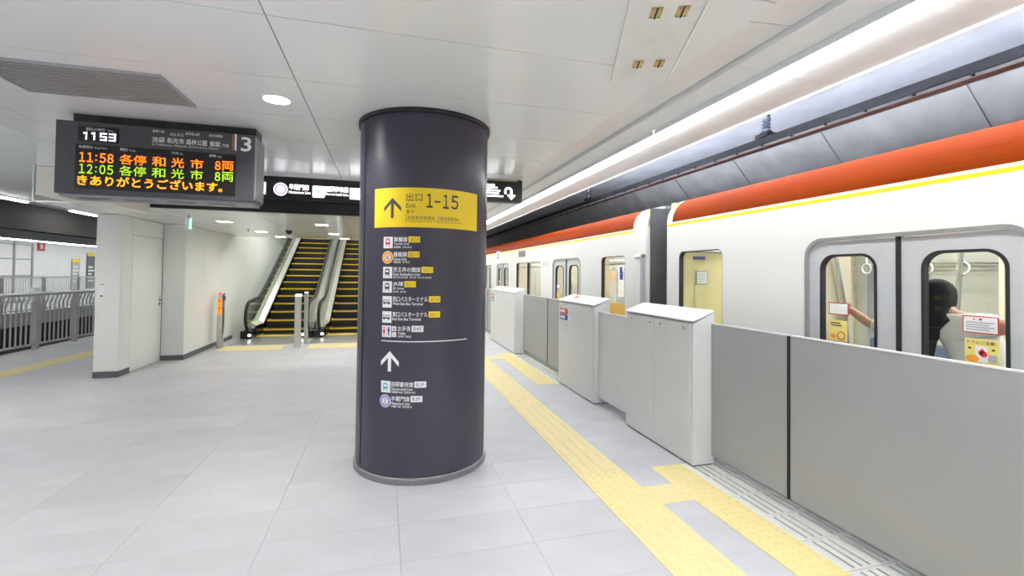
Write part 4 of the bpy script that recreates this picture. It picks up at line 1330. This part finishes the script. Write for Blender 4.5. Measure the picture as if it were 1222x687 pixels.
def stickers(dl, pa, pb, q):
    F_ = faceX(TX + 0.0285)
    F2_ = faceX(TX + 0.027)
    F3_ = faceX(TX + 0.0255)
    if q > 0:       # the leaf on the far side
        ul = -(pb - 0.055)
        s1 = decal([Q(ul, ul + 0.150, 1.375, 1.462)], F_, M_PRINTR, dl, 'notice_sticker')
        decal([Q(ul + 0.007, ul + 0.143, 1.382, 1.455)], F2_, M_PAPER, s1, 'notice_ground')
        s2 = decal([Q(ul, ul + 0.140, 1.190, 1.335)], F_, M_STKY, dl, 'warning_sticker')
        decal([Q(ul + 0.015, ul + 0.09, 1.312, 1.320), Q(ul + 0.02, ul + 0.10, 1.296, 1.304)], F2_, M_PRINTD, s2, 'warning_print')
        decal(annulus(ul + 0.095, 1.228, 0.024, 0.030, 18), F2_, M_PRINTR, s2, 'prohibition_ring')
        decal([circ(ul + 0.035, 1.222, 0.022, 14, 0.7)], F2_, M_PRINTO, s2, 'hand_symbol')
    else:
        ul = -(pa + 0.205)
        s1 = decal([Q(ul, ul + 0.160, 1.345, 1.440)], F_, M_PRINTR, dl, 'notice_sticker')
        decal([Q(ul + 0.006, ul + 0.154, 1.351, 1.434)], F2_, M_PAPER, s1, 'notice_ground')
        decal([Q(ul + 0.05, ul + 0.058, 1.418, 1.426), Q(ul + 0.075, ul + 0.09, 1.417, 1.427)], F3_, M_PRINTR, s1, 'notice_heading')
        decal([Q(ul + 0.018, ul + 0.142 - 0.02 * (k % 2), 1.402 - 0.013 * k, 1.408 - 0.013 * k) for k in range(4)], F3_, M_GREY, s1, 'notice_lines')
        u2 = ul + 0.010
        s2 = decal([Q(u2, u2 + 0.150, 1.170, 1.315)], F_, M_STKY, dl, 'warning_sticker')
        txt('ドアにご注意!', u2 + 0.012, 1.287, 0.018, F2_, M_PRINTD, s2, w=0.125, bold=0.01)
        decal([circ(u2 + 0.022, 1.262, 0.008, 10, 0.7), circ(u2 + 0.125, 1.262, 0.008, 10, 0.7)], F2_, M_PRINTD, s2, 'dots')
        decal([Q(u2 + 0.048, u2 + 0.102, 1.190, 1.278)], F2_, M_PAPER, s2, 'door_symbol')
        decal([circ(u2 + 0.035, 1.206, 0.030, 16, 0.65)], F3_, M_PRINTO, s2, 'hand_symbol')
        decal([circ(u2 + 0.085, 1.235, 0.016, 12), [(u2 + 0.06, 1.245), (u2 + 0.07, 1.225), (u2 + 0.09, 1.25), (u2 + 0.08, 1.265)]], F3_, M_PRINTR, s2, 'burst_symbol')
        decal([Q(u2 + 0.105, u2 + 0.142, 1.195, 1.235)], F2_, M_GREY, s2, 'grey_print')
        decal([Q(u2 + 0.07, u2 + 0.14, 1.176, 1.182)], F2_, M_PRINTD, s2, 'small_print')


near = train_car(-4.0, 4.59, [2.143, -2.62], [(3.693, 4.372, 1), (-1.25, 0.80, 2)],
                 'nearest white train car with orange roof edge and open view of its door windows', 4.59)
farc = train_car(5.03, 25.0, [7.66, 12.25, 16.85, 21.45], [(5.54, 6.25, 1), (9.02, 10.86, 2), (13.65, 15.45, 2), (18.2, 20.05, 2), (22.8, 24.3, 2)],
                 'far white train car with orange roof edge beyond the car gap', 5.03)
MB().tube([(4.50, 2.66, 0.0), (4.50, 2.66, 1.2), (4.47, 2.62, 1.6), (4.44, 2.56, 2.248)], 0.018, 10).build('grab_pole', M_CHROME, near, smooth=40)
for zz, xx in ((1.98, 4.0), (1.98, 5.0)):
    MB().tube([(xx, 1.2, zz), (xx, 3.2, zz)], 0.014, 8).build('overhead_rail', M_CHROME, near, smooth=40)
# gangway and the fittings at the far car's end
bx('gangway_hood', TX + 0.30, TX + TW - 0.30, 4.595, 5.012, -0.2, 2.40, M_HOOD, near)
bx('end_face', TX + 0.058, TX + TW - 0.058, 5.018, 5.0305, -0.9, 2.475, M_HOOD, farc)
bx('guard_plate', TX - 0.055, TX - 0.005, 5.035, 5.075, 0.60, 1.86, M_GREY, farc, 0.004)
bx('guard_bracket', TX - 0.05, TX - 0.004, 5.033, 5.085, 1.862, 1.905, M_CHROME, farc)
MB().tube([(TX - 0.03, 5.086, 1.885), (TX - 0.03, 5.22, 1.875)], 0.03, 12).build('end_lamp', M_BODYS, farc, smooth=40)
# car-side fittings of the far car
dp = bx('destination_display', TX - 0.006, TX - 0.0005, 10.11, 10.66, 2.045, 2.185, mat('display_brown', (0.22, 0.16, 0.15), 0.4), farc)
txt('832', -8.87, 1.815, 0.085, faceX(TX - 0.003), M_GREY, farc, w=0.37, bold=0.0, name='car_number')
dc_ = decal([Q(-12.95, -12.55, 1.98, 2.28)], faceX(TX - 0.003), M_PRINTW, farc, 'side_sticker')
decal([Q(-12.86, -12.66, 2.05, 2.25)], faceX(TX - 0.0045), mat('sticker_light_blue', (0.25, 0.45, 0.70), 0.5), dc_, 'sticker_symbol')
# interior posters seen through the windows of the far car
bx('poster', 4.33, 4.46, 8.00, 8.004, 1.22, 1.86, M_PAPER, farc)
bx('poster', 4.36, 4.43, 7.994, 7.998, 1.55, 1.80, M_PRINTB, farc)
bx('poster', 4.12, 4.26, 8.00, 8.004, 1.52, 1.72, mat('poster_peach', (0.80, 0.52, 0.34), 0.6), farc)
MB().tube([(4.0, 8.01, 1.90), (4.6, 8.01, 1.90)], 0.012, 8).build('poster_rail', M_CHROME, farc, smooth=40)

# ------------------------------------------------------------------ passenger behind the near door
per = thing('person', 'passenger with long black hair and white blouse behind the train door glass', 'person', (3.66, 2.10, 0.0))


def skin_obj(name, verts, edges, radii, m, parent, root=0, sub=2):
    me = bpy.data.meshes.new(name)
    bm = bmesh.new()
    lay = bm.verts.layers.skin.new()
    vs = [bm.verts.new(v) for v in verts]
    for a, b in edges:
        bm.edges.new((vs[a], vs[b]))
    for i, r in enumerate(radii):
        vs[i][lay].radius = r if isinstance(r, tuple) else (r, r)
        vs[i][lay].use_root = (i == root)
    bm.to_mesh(me)
    bm.free()
    o_ = bpy.data.objects.new(name, me)
    link(o_, parent)
    md = o_.modifiers.new('skin', 'SKIN')
    md.use_smooth_shade = True
    ms = o_.modifiers.new('sub', 'SUBSURF')
    ms.levels = sub
    ms.render_levels = sub
    me.materials.append(m)
    return o_


V_ = [(3.68, 1.99, 0.90), (3.68, 2.01, 1.06), (3.67, 2.06, 1.20), (3.665, 2.12, 1.33), (3.66, 2.19, 1.41), (3.66, 2.25, 1.46), (3.66, 2.285, 1.52),   # spine, neck, head
      (3.65, 2.27, 1.360), (3.60, 2.47, 1.265), (3.555, 2.645, 1.290), (3.53, 2.755, 1.375), (3.525, 2.790, 1.400),                                        # left arm
      (3.66, 1.98, 1.350), (3.63, 1.80, 1.345), (3.60, 1.58, 1.40), (3.60, 1.51, 1.42),                                                                  # right arm
      (3.68, 1.92, 0.86), (3.66, 1.90, 0.48), (3.70, 1.90, 0.08), (3.62, 1.92, 0.03),                                                                    # right leg
      (3.68, 2.08, 0.86), (3.66, 2.10, 0.48), (3.70, 2.10, 0.08), (3.62, 2.12, 0.03),                                                                    # left leg
      (3.655, 2.377, 1.505)]                                                                                                                             # nose
E_ = [(0, 1), (1, 2), (2, 3), (3, 4), (4, 5), (5, 6), (3, 7), (7, 8), (8, 9), (9, 10), (10, 11), (3, 12), (12, 13), (13, 14), (14, 15),
      (0, 16), (16, 17), (17, 18), (18, 19), (0, 20), (20, 21), (21, 22), (22, 23), (6, 24)]
R_ = [(.12, .15), (.10, .12), (.10, .13), (.070, .090), .040, .072, .086, .046, .042, .038, .030, .032, .058, .046, .034, .03, .08, .055, .036, .03, .08, .055, .036, .03, .022]
body = skin_obj('body', V_, E_, R_, M_SKIN, per)
bl = [(3.68, 2.00, 0.98), (3.675, 2.03, 1.12), (3.665, 2.08, 1.25), (3.66, 2.12, 1.345), (3.66, 2.145, 1.40),
      (3.65, 2.27, 1.358), (3.60, 2.46, 1.270), (3.560, 2.655, 1.290), (3.66, 1.98, 1.350), (3.64, 1.925, 1.346)]
blo = skin_obj('blouse', bl, [(0, 1), (1, 2), (2, 3), (3, 4), (3, 5), (5, 6), (6, 7), (3, 8), (8, 9)],
               [(.145, .165), (.130, .155), (.130, .160), (.108, .135), .055, .078, .066, .060, .080, .070], M_BLOUSE, per)
MB().lathe([(0.145, 0.55), (0.16, 0.46), (0.20, 0.0), (0.19, 0.0), (0.13, 0.50)], (3.68, 2.0, 0.46), 20).build('skirt', M_SKIRT, per, smooth=60)
# hair: a cap set back from the face, and a long fall over the near shoulder
NP = 24
rows_ = [(1.672, 2.205, 3.66, 0.006, 0.006), (1.668, 2.205, 3.66, 0.030, 0.032), (1.656, 2.205, 3.66, 0.056, 0.060), (1.634, 2.206, 3.66, 0.080, 0.084), (1.600, 2.207, 3.66, 0.098, 0.102),
         (1.550, 2.203, 3.655, 0.106, 0.104), (1.500, 2.202, 3.648, 0.106, 0.102), (1.45, 2.208, 3.630, 0.098, 0.100), (1.40, 2.222, 3.600, 0.082, 0.098),
         (1.33, 2.235, 3.560, 0.058, 0.088), (1.25, 2.238, 3.525, 0.048, 0.078), (1.15, 2.238, 3.515, 0.042, 0.066), (1.06, 2.236, 3.515, 0.036, 0.050), (0.99, 2.234, 3.518, 0.010, 0.018)]
vs, fs = [], []
for i, (z, y, x, rx_, ry_) in enumerate(rows_):
    z, y = z - 0.03, y + (0.065 if z > 1.42 else 0.0 if z > 1.36 else 0.03)
    rx_, ry_ = (rx_ * 0.94, ry_ * 0.94) if z > 1.38 else (rx_ * 0.9, ry_ * 0.92)
    for q in range(NP):
        a = 2 * math.pi * q / NP
        wv = 1 + 0.045 * math.sin(7 * a + i * 0.5)
        vs.append((x + rx_ * wv * math.cos(a), y + ry_ * wv * math.sin(a), z))
for i in range(len(rows_) - 1):
    for q in range(NP):
        fs.append((i * NP + q, i * NP + (q + 1) % NP, (i + 1) * NP + (q + 1) % NP, (i + 1) * NP + q))
MB().add(vs, fs).build('hair', M_HAIR, per, smooth=80)
for dx in (-0.028, 0.028):
    MB().lathe([(0, -0.008), (0.007, -0.005), (0.010, 0.0), (0.007, 0.005), (0, 0.008)], (3.66 + dx, 2.370, 1.525), 10).build('eye', M_SCREEN, per, smooth=60)
fg = MB()
for k in range(4):
    z = 1.428 - 0.018 * k
    L_ = (0.9, 1.0, 0.96, 0.8)[k]
    fg.tube([(3.520, 2.775, z), (3.530, 2.812, z), (3.516, 2.843, z - 0.002), (3.490, 2.848 * 1.0, z - 0.003), (3.478 + 0.012 * (1 - L_), 2.826, z - 0.003)],
            [0.011, 0.011, 0.010, 0.009, 0.007], 8)
fg.tube([(3.518, 2.768, 1.395), (3.496, 2.778, 1.402), (3.476, 2.800, 1.410)], [0.012, 0.011, 0.008], 8)
fg.build('fingers', M_SKIN, per, smooth=60)
bk = bx('paper_slip', 3.50, 3.505, 1.86, 2.06, 1.085, 1.125, M_PAPER)
tag(bk, 'small white folded paper held low before the passenger', 'paper')

# ------------------------------------------------------------------ escalators
def escalator(x0, x1, label, yc):
    """Steps between x0 and x1; comb at y = yc; rising 0.2 m per 0.4 m."""
    t = thing('escalator', label, 'escalator', ((x0 + x1) / 2, yc, 0), 'pair of escalators')
    K0 = yc + 0.60
    tread = MB().box(-(x1 - x0) / 2, (x1 - x0) / 2, 0.0, 0.42, -0.20, 0.0).mesh('step', M_STEP)
    ln = MB().box(-(x1 - x0) / 2 + 0.002, (x1 - x0) / 2 - 0.002, -0.006, 0.040, -0.034, 0.002).mesh('step_edge', M_STEPY)
    sd = MB().box(-0.012, 0.012, 0.03, 0.39, -0.002, 0.0025).mesh('step_side_line', M_STEPY)
    gl = MB()
    ng = 30
    for i in range(ng):
        xx = -(x1 - x0) / 2 + 0.03 + (x1 - x0 - 0.06) * i / (ng - 1)
        gl.box(xx - 0.006, xx + 0.006, -0.0035, -0.0005, -0.195, -0.03)
    glm = gl.mesh('riser_cleats', mat('riser_cleat', (0.03, 0.03, 0.028), 0.5))
    xm = (x0 + x1) / 2
    for k in range(-1, 17):
        zz = max(0.012, 0.12 + 0.2 * k) if k >= 0 else 0.012
        s_ = inst('step', tread, (xm, K0 + 0.4 * k, zz), t)
        for (me_, dx) in ((ln, 0), (sd, -(x1 - x0) / 2 + 0.016), (sd, (x1 - x0) / 2 - 0.016), (glm, 0)):
            c_ = bpy.data.objects.new(me_.name.split('.')[0], me_)
            col.objects.link(c_)
            c_.parent = s_
            c_.location = (dx, 0, 0)
    lp = bx('landing_plate', x0 - 0.23, x1 + 0.16, yc - 1.35, yc - 0.01, 0.0015, 0.008, M_COMB, t)
    bx('comb', x0, x1, yc - 0.01, yc + 0.20, 0.002, 0.016, M_STEPY, t)
    for sgn_, xs in ((-1, x0), (1, x1)):
        xi = xs + sgn_ * 0.012
        xo = xs + sgn_ * 0.20
        # skirt and inner deck
        def zline(y):
            return 0.12 + 0.5 * max(0.0, y - K0 - 0.1)
        ys = [yc - 0.05, K0 + 0.1, K0 + 1.0, K0 + 7.0]
        top = [(y, zline(y) + 0.16) for y in ys]
        bot = [(y, max(0.0, zline(y) - 0.45)) for y in ys[::-1]]
        MB().prism(top + bot, min(xi, xi + sgn_ * 0.02), max(xi, xi + sgn_ * 0.02), 'x').build('skirt_panel', M_SCREEN, t)
        up = [(y, zline(y) + 0.225) for y in ys]
        dn = [(y, zline(y) + 0.165) for y in ys[::-1]]
        # sloping steel deck from skirt up to the glass
        vs_, fs_ = [], []
        for y in ys:
            vs_ += [(xi, y, zline(y) + 0.162), (xs + sgn_ * 0.13, y, zline(y) + 0.25), (xs + sgn_ * 0.13, y, zline(y) + 0.10), (xi, y, zline(y) + 0.10)]
        for i in range(len(ys) - 1):
            for j in range(4):
                fs_.append((4 * i + j, 4 * i + (j + 1) % 4, 4 * i + 4 + (j + 1) % 4, 4 * i + 4 + j))
        fs_ += [(0, 1, 2, 3), tuple(range(4 * len(ys) - 4, 4 * len(ys)))[::-1]]
        MB().add(vs_, fs_).build('inner_deck', M_STEELW, t)
        # base box under the newel
        bx('newel_base', min(xs + sgn_ * 0.03, xo + sgn_ * 0.06), max(xs + sgn_ * 0.03, xo + sgn_ * 0.06), yc - 0.42, yc - 0.051, 0.0085, 0.20, M_SCREEN, t, 0.02)
        # balustrade panel with rounded newel end
        xb = xs + sgn_ * 0.135
        hz = 0.80
        crv = []
        for i in range(9):
            a = math.radians(270 - 180 * i / 8)
            crv.append((yc - 0.10 + 0.36 * math.cos(a) * 1.0, 0.53 + 0.36 * math.sin(a)))
        path = crv + [(K0 + 0.15, 0.95), (K0 + 0.7, 1.17), (K0 + 7.0, zline(K0 + 7.0) + 0.85)]
        path[8] = (yc - 0.10, 0.89)
        low_ = [(K0 + 7.0, zline(K0 + 7.0) + 0.22), (K0 + 0.9, zline(K0 + 0.9) + 0.22), (K0 + 0.1, 0.34), (yc - 0.05, 0.30), (yc - 0.10, 0.22)]
        MB().prism(path[1:] + low_, min(xb, xb + sgn_ * 0.012), max(xb, xb + sgn_ * 0.012), 'x').build('balustrade', M_GLASSG if sgn_ < 0 and x0 < -2.5 else M_STEELW, t)
        # handrail
        hp2 = [(xb + sgn_ * 0.006, p[0], p[1]) for p in [(yc - 0.06, 0.16)] + crv[1:] + path[9:]]
        hp2[0] = (hp2[0][0], yc - 0.18, 0.15)
        MB().tube(hp2, 0.038, 10).build('handrail', M_RUB, t, smooth=60)
        # outer deck
        vs_, fs_ = [], []
        for y in ys:
            vs_ += [(xb + sgn_ * 0.013, y, zline(y) + 0.24), (xo + sgn_ * 0.05, y, zline(y) + 0.24), (xo + sgn_ * 0.05, y, max(0.0, zline(y) - 0.3)), (xb + sgn_ * 0.013, y, max(0.0, zline(y) - 0.3))]
        fs_ = []
        for i in range(len(ys) - 1):
            for j in range(4):
                fs_.append((4 * i + j, 4 * i + (j + 1) % 4, 4 * i + 4 + (j + 1) % 4, 4 * i + 4 + j))
        fs_ += [(0, 1, 2, 3), tuple(range(4 * len(ys) - 4, 4 * len(ys)))[::-1]]
        MB().add(vs_, fs_).build('outer_deck', M_STEELW, t)
        lx = xs + sgn_ * 0.05
        MB().lathe([(0, -0.03), (0.03, -0.02), (0.035, 0.0), (0.03, 0.02), (0, 0.03)], (lx, yc - 0.45, 0.10), 12).build(
            'entry_lamp', mat('entry_lamp', (0.9, 0.9, 0.9), 0.4, emit=5.0, ecol=(1, 1, 0.95), var=0), t, smooth=60)
    return t


escalator(-3.06, -1.98, 'left escalator beside the white wall, black steps edged yellow', 12.72)
escalator(-1.44, -0.36, 'right escalator half hidden by the column, black steps edged yellow', 12.72)

# ------------------------------------------------------------------ bollards before the escalators
def bollard(x, y, label, led=False, h=1.15, wd=0.10, dp_=0.16):
    t = thing('sensor_post', label, 'post', (x, y, 0), 'steel posts before the escalators')
    MB().prism(rr(x - wd / 2, x + wd / 2, y - dp_ / 2, y + dp_ / 2, 0.02, 4), 0.0085, h - 0.03, 'z').build('post', M_STEEL, t, smooth=40)
    MB().prism([(y - dp_ / 2, h - 0.0295), (y + dp_ / 2, h - 0.0295), (y + dp_ / 2, h + 0.01), (y - dp_ / 2, h - 0.02)], x - wd / 2, x + wd / 2, 'x').build('top', M_CHROME, t)
    if led:
        yf = y - dp_ / 2
        lp_ = bx('red_lamp', x - 0.035, x + 0.035, yf - 0.012, yf + 0.05, h - 0.02, h + 0.022, mat('red_lamp', (0.9, 0.05, 0.06), 0.4, emit=1.2, ecol=(1, 0.05, 0.06), var=0), t, 0.008)
        pn = bx('led_panel', x - 0.038, x + 0.038, yf - 0.006, yf - 0.0005, 0.715, 1.045, M_LEDO, t)
        for i, ch in enumerate('進入禁止'):
            txt(ch, x - 0.030, 0.968 - 0.080 * i, 0.064, faceY(yf - 0.008), M_SCREEN, pn, w=0.060, bold=0.012)
        bx('label_plate', x + 0.012, x + 0.030, yf - 0.004, yf - 0.0005, 0.40, 0.52, M_PAPER, t)
        bx('sensor', x + wd / 2 + 0.0005, x + wd / 2 + 0.03, y - 0.04, y + 0.04, h - 0.14, h - 0.05, M_BASE, t, 0.006)


bollard(-3.37, 11.10, 'steel post with red lamp and orange LED sign at the left wall', True, 1.15)
bollard(-1.82, 10.90, 'plain steel post standing between the two escalators, front', False, 1.13, 0.13, 0.10)
bollard(-1.735, 11.42, 'plain steel post standing between the two escalators, behind', False, 1.17, 0.08, 0.12)

# ------------------------------------------------------------------ railing along the left platform edge
rl = thing('railing', 'grey metal railing with bent bars along the left platform edge', 'railing', (-6.85, 11.5, 0))


def rx(y):
    return -6.92 + 0.072 * (y - 10.84)


ra_ = -math.atan(0.072)
post_me = MB().box(-0.035, 0.035, -0.045, 0.045, 0.0, 1.10).mesh('post', M_RAIL)
bar_me = MB().tube([(0, 0, 0.12), (0, 0, 0.92), (0.045, 0.0, 1.04), (0.05, 0, 1.09)], 0.015, 6).mesh('bar', M_RAIL, smooth=50)
MB().tube([(rx(4) + 0.06, 4, 1.12), (rx(17) + 0.06, 17, 1.12)], 0.04, 12).build('top_rail', M_RAIL, rl, smooth=40)
MB().tube([(rx(4), 4, 0.10), (rx(17), 17, 0.10)], 0.025, 8).build('bottom_rail', M_RAIL, rl, smooth=40)
for k in range(-6, 5):
    y = 11.64 + 1.07 * k
    inst('post', post_me, (rx(y), y, 0.001), rl, ra_)
    for j in range(1, 9):
        yb = y + 1.07 * j / 9
        inst('bar', bar_me, (rx(yb), yb, 0), rl, ra_)

fr_ = thing('railing', 'distant grey mesh railing on the opposite platform', 'railing', (-13.05, 24, 0))
bx('top_rail', -13.08, -13.02, 15, 42, 1.27, 1.32, M_RAIL, fr_)
pm = MB().box(-0.04, 0.04, -0.05, 0.05, 0.0, 1.268).mesh('post', M_FRAME)
bm_ = MB().box(-0.008, 0.008, -0.008, 0.008, 0.08, 1.268).mesh('bar', M_RAIL)
bx('bottom_rail', -13.07, -13.03, 15, 42, 0.04, 0.08, M_RAIL, fr_)
for k in range(13):
    inst('post', pm, (-13.05, 16.2 + 2.1 * k, 0.0005), fr_)
mbb = MB()
for k in range(230):
    y = 15.1 + 0.115 * k
    mbb.box(-13.058, -13.042, y - 0.008, y + 0.008, 0.081, 1.268)
b_ = mbb.build('bar_field', M_RAIL, fr_)
b_['kind'] = 'stuff'

# small things on the opposite platform
rs_ = thing('red_sign', 'small red sign hanging over the opposite platform', 'sign', (-13.5, 23.05, 3.0))
bx('plate', -13.52, -13.48, 22.86, 23.24, 2.35, 2.70, M_RED, rs_)
decal([Q(-23.13, -22.97, 2.44, 2.62)], lambda u, v: (-13.478, -u - 0.0, v), M_PRINTW, rs_, 'white_mark')
bx('hanger', -13.51, -13.49, 23.04, 23.06, 2.70, 2.999, M_GREY, rs_)
for (y0_, y1_, zt, lb) in ((31.2, 31.85, 2.2, 'tall information panel with yellow top on the opposite wall'),
                           (32.55, 33.25, 2.58, 'dark information panel with yellow top nearest the white wall block')):
    pp = thing('information_panel', lb, 'panel', (-16.8, (y0_ + y1_) / 2, 0.4))
    bx('board', -16.89, -16.84, y0_, y1_, 0.5, zt - 0.18, M_GREY if zt < 2.4 else M_BASE, pp)
    bx('yellow_header', -16.89, -16.835, y0_, y1_, zt - 0.178, zt, M_SIGNY, pp)
    mk = MB()
    for k in range(5):
        mk.box(-16.8398, -16.836, y0_ + 0.08, y1_ - 0.08 - 0.1 * (k % 3), 0.9 + 0.2 * k, 1.0 + 0.2 * k)
    mk.build('print', M_INTW, pp)
wt = bx('control_box', -12.94, -12.80, 21.6, 21.9, 0.4, 0.92, M_BODYS)
tag(wt, 'small white box standing behind the opposite railing', 'box')
bx('leg', -12.90, -12.84, 21.72, 21.78, 0.0, 0.399, M_GREY, wt)

# small switch plate on the wall block
sw = thing('wall_switch', 'small white control plate with a dark button on the wall block', 'switch', (-4.13, 8.35, 1.2))
bx('plate', -4.168, -4.100, 8.352, 8.3595, 1.20, 1.435, M_BODYS, sw, 0.002)
bx('label', -4.160, -4.108, 8.3495, 8.3515, 1.395, 1.425, mat('label_pink', (0.80, 0.45, 0.40), 0.5), sw)
MB().tube([(-4.134, 8.3515, 1.235), (-4.134, 8.343, 1.235)], 0.014, 12).build('button', M_BASE, sw, smooth=40)
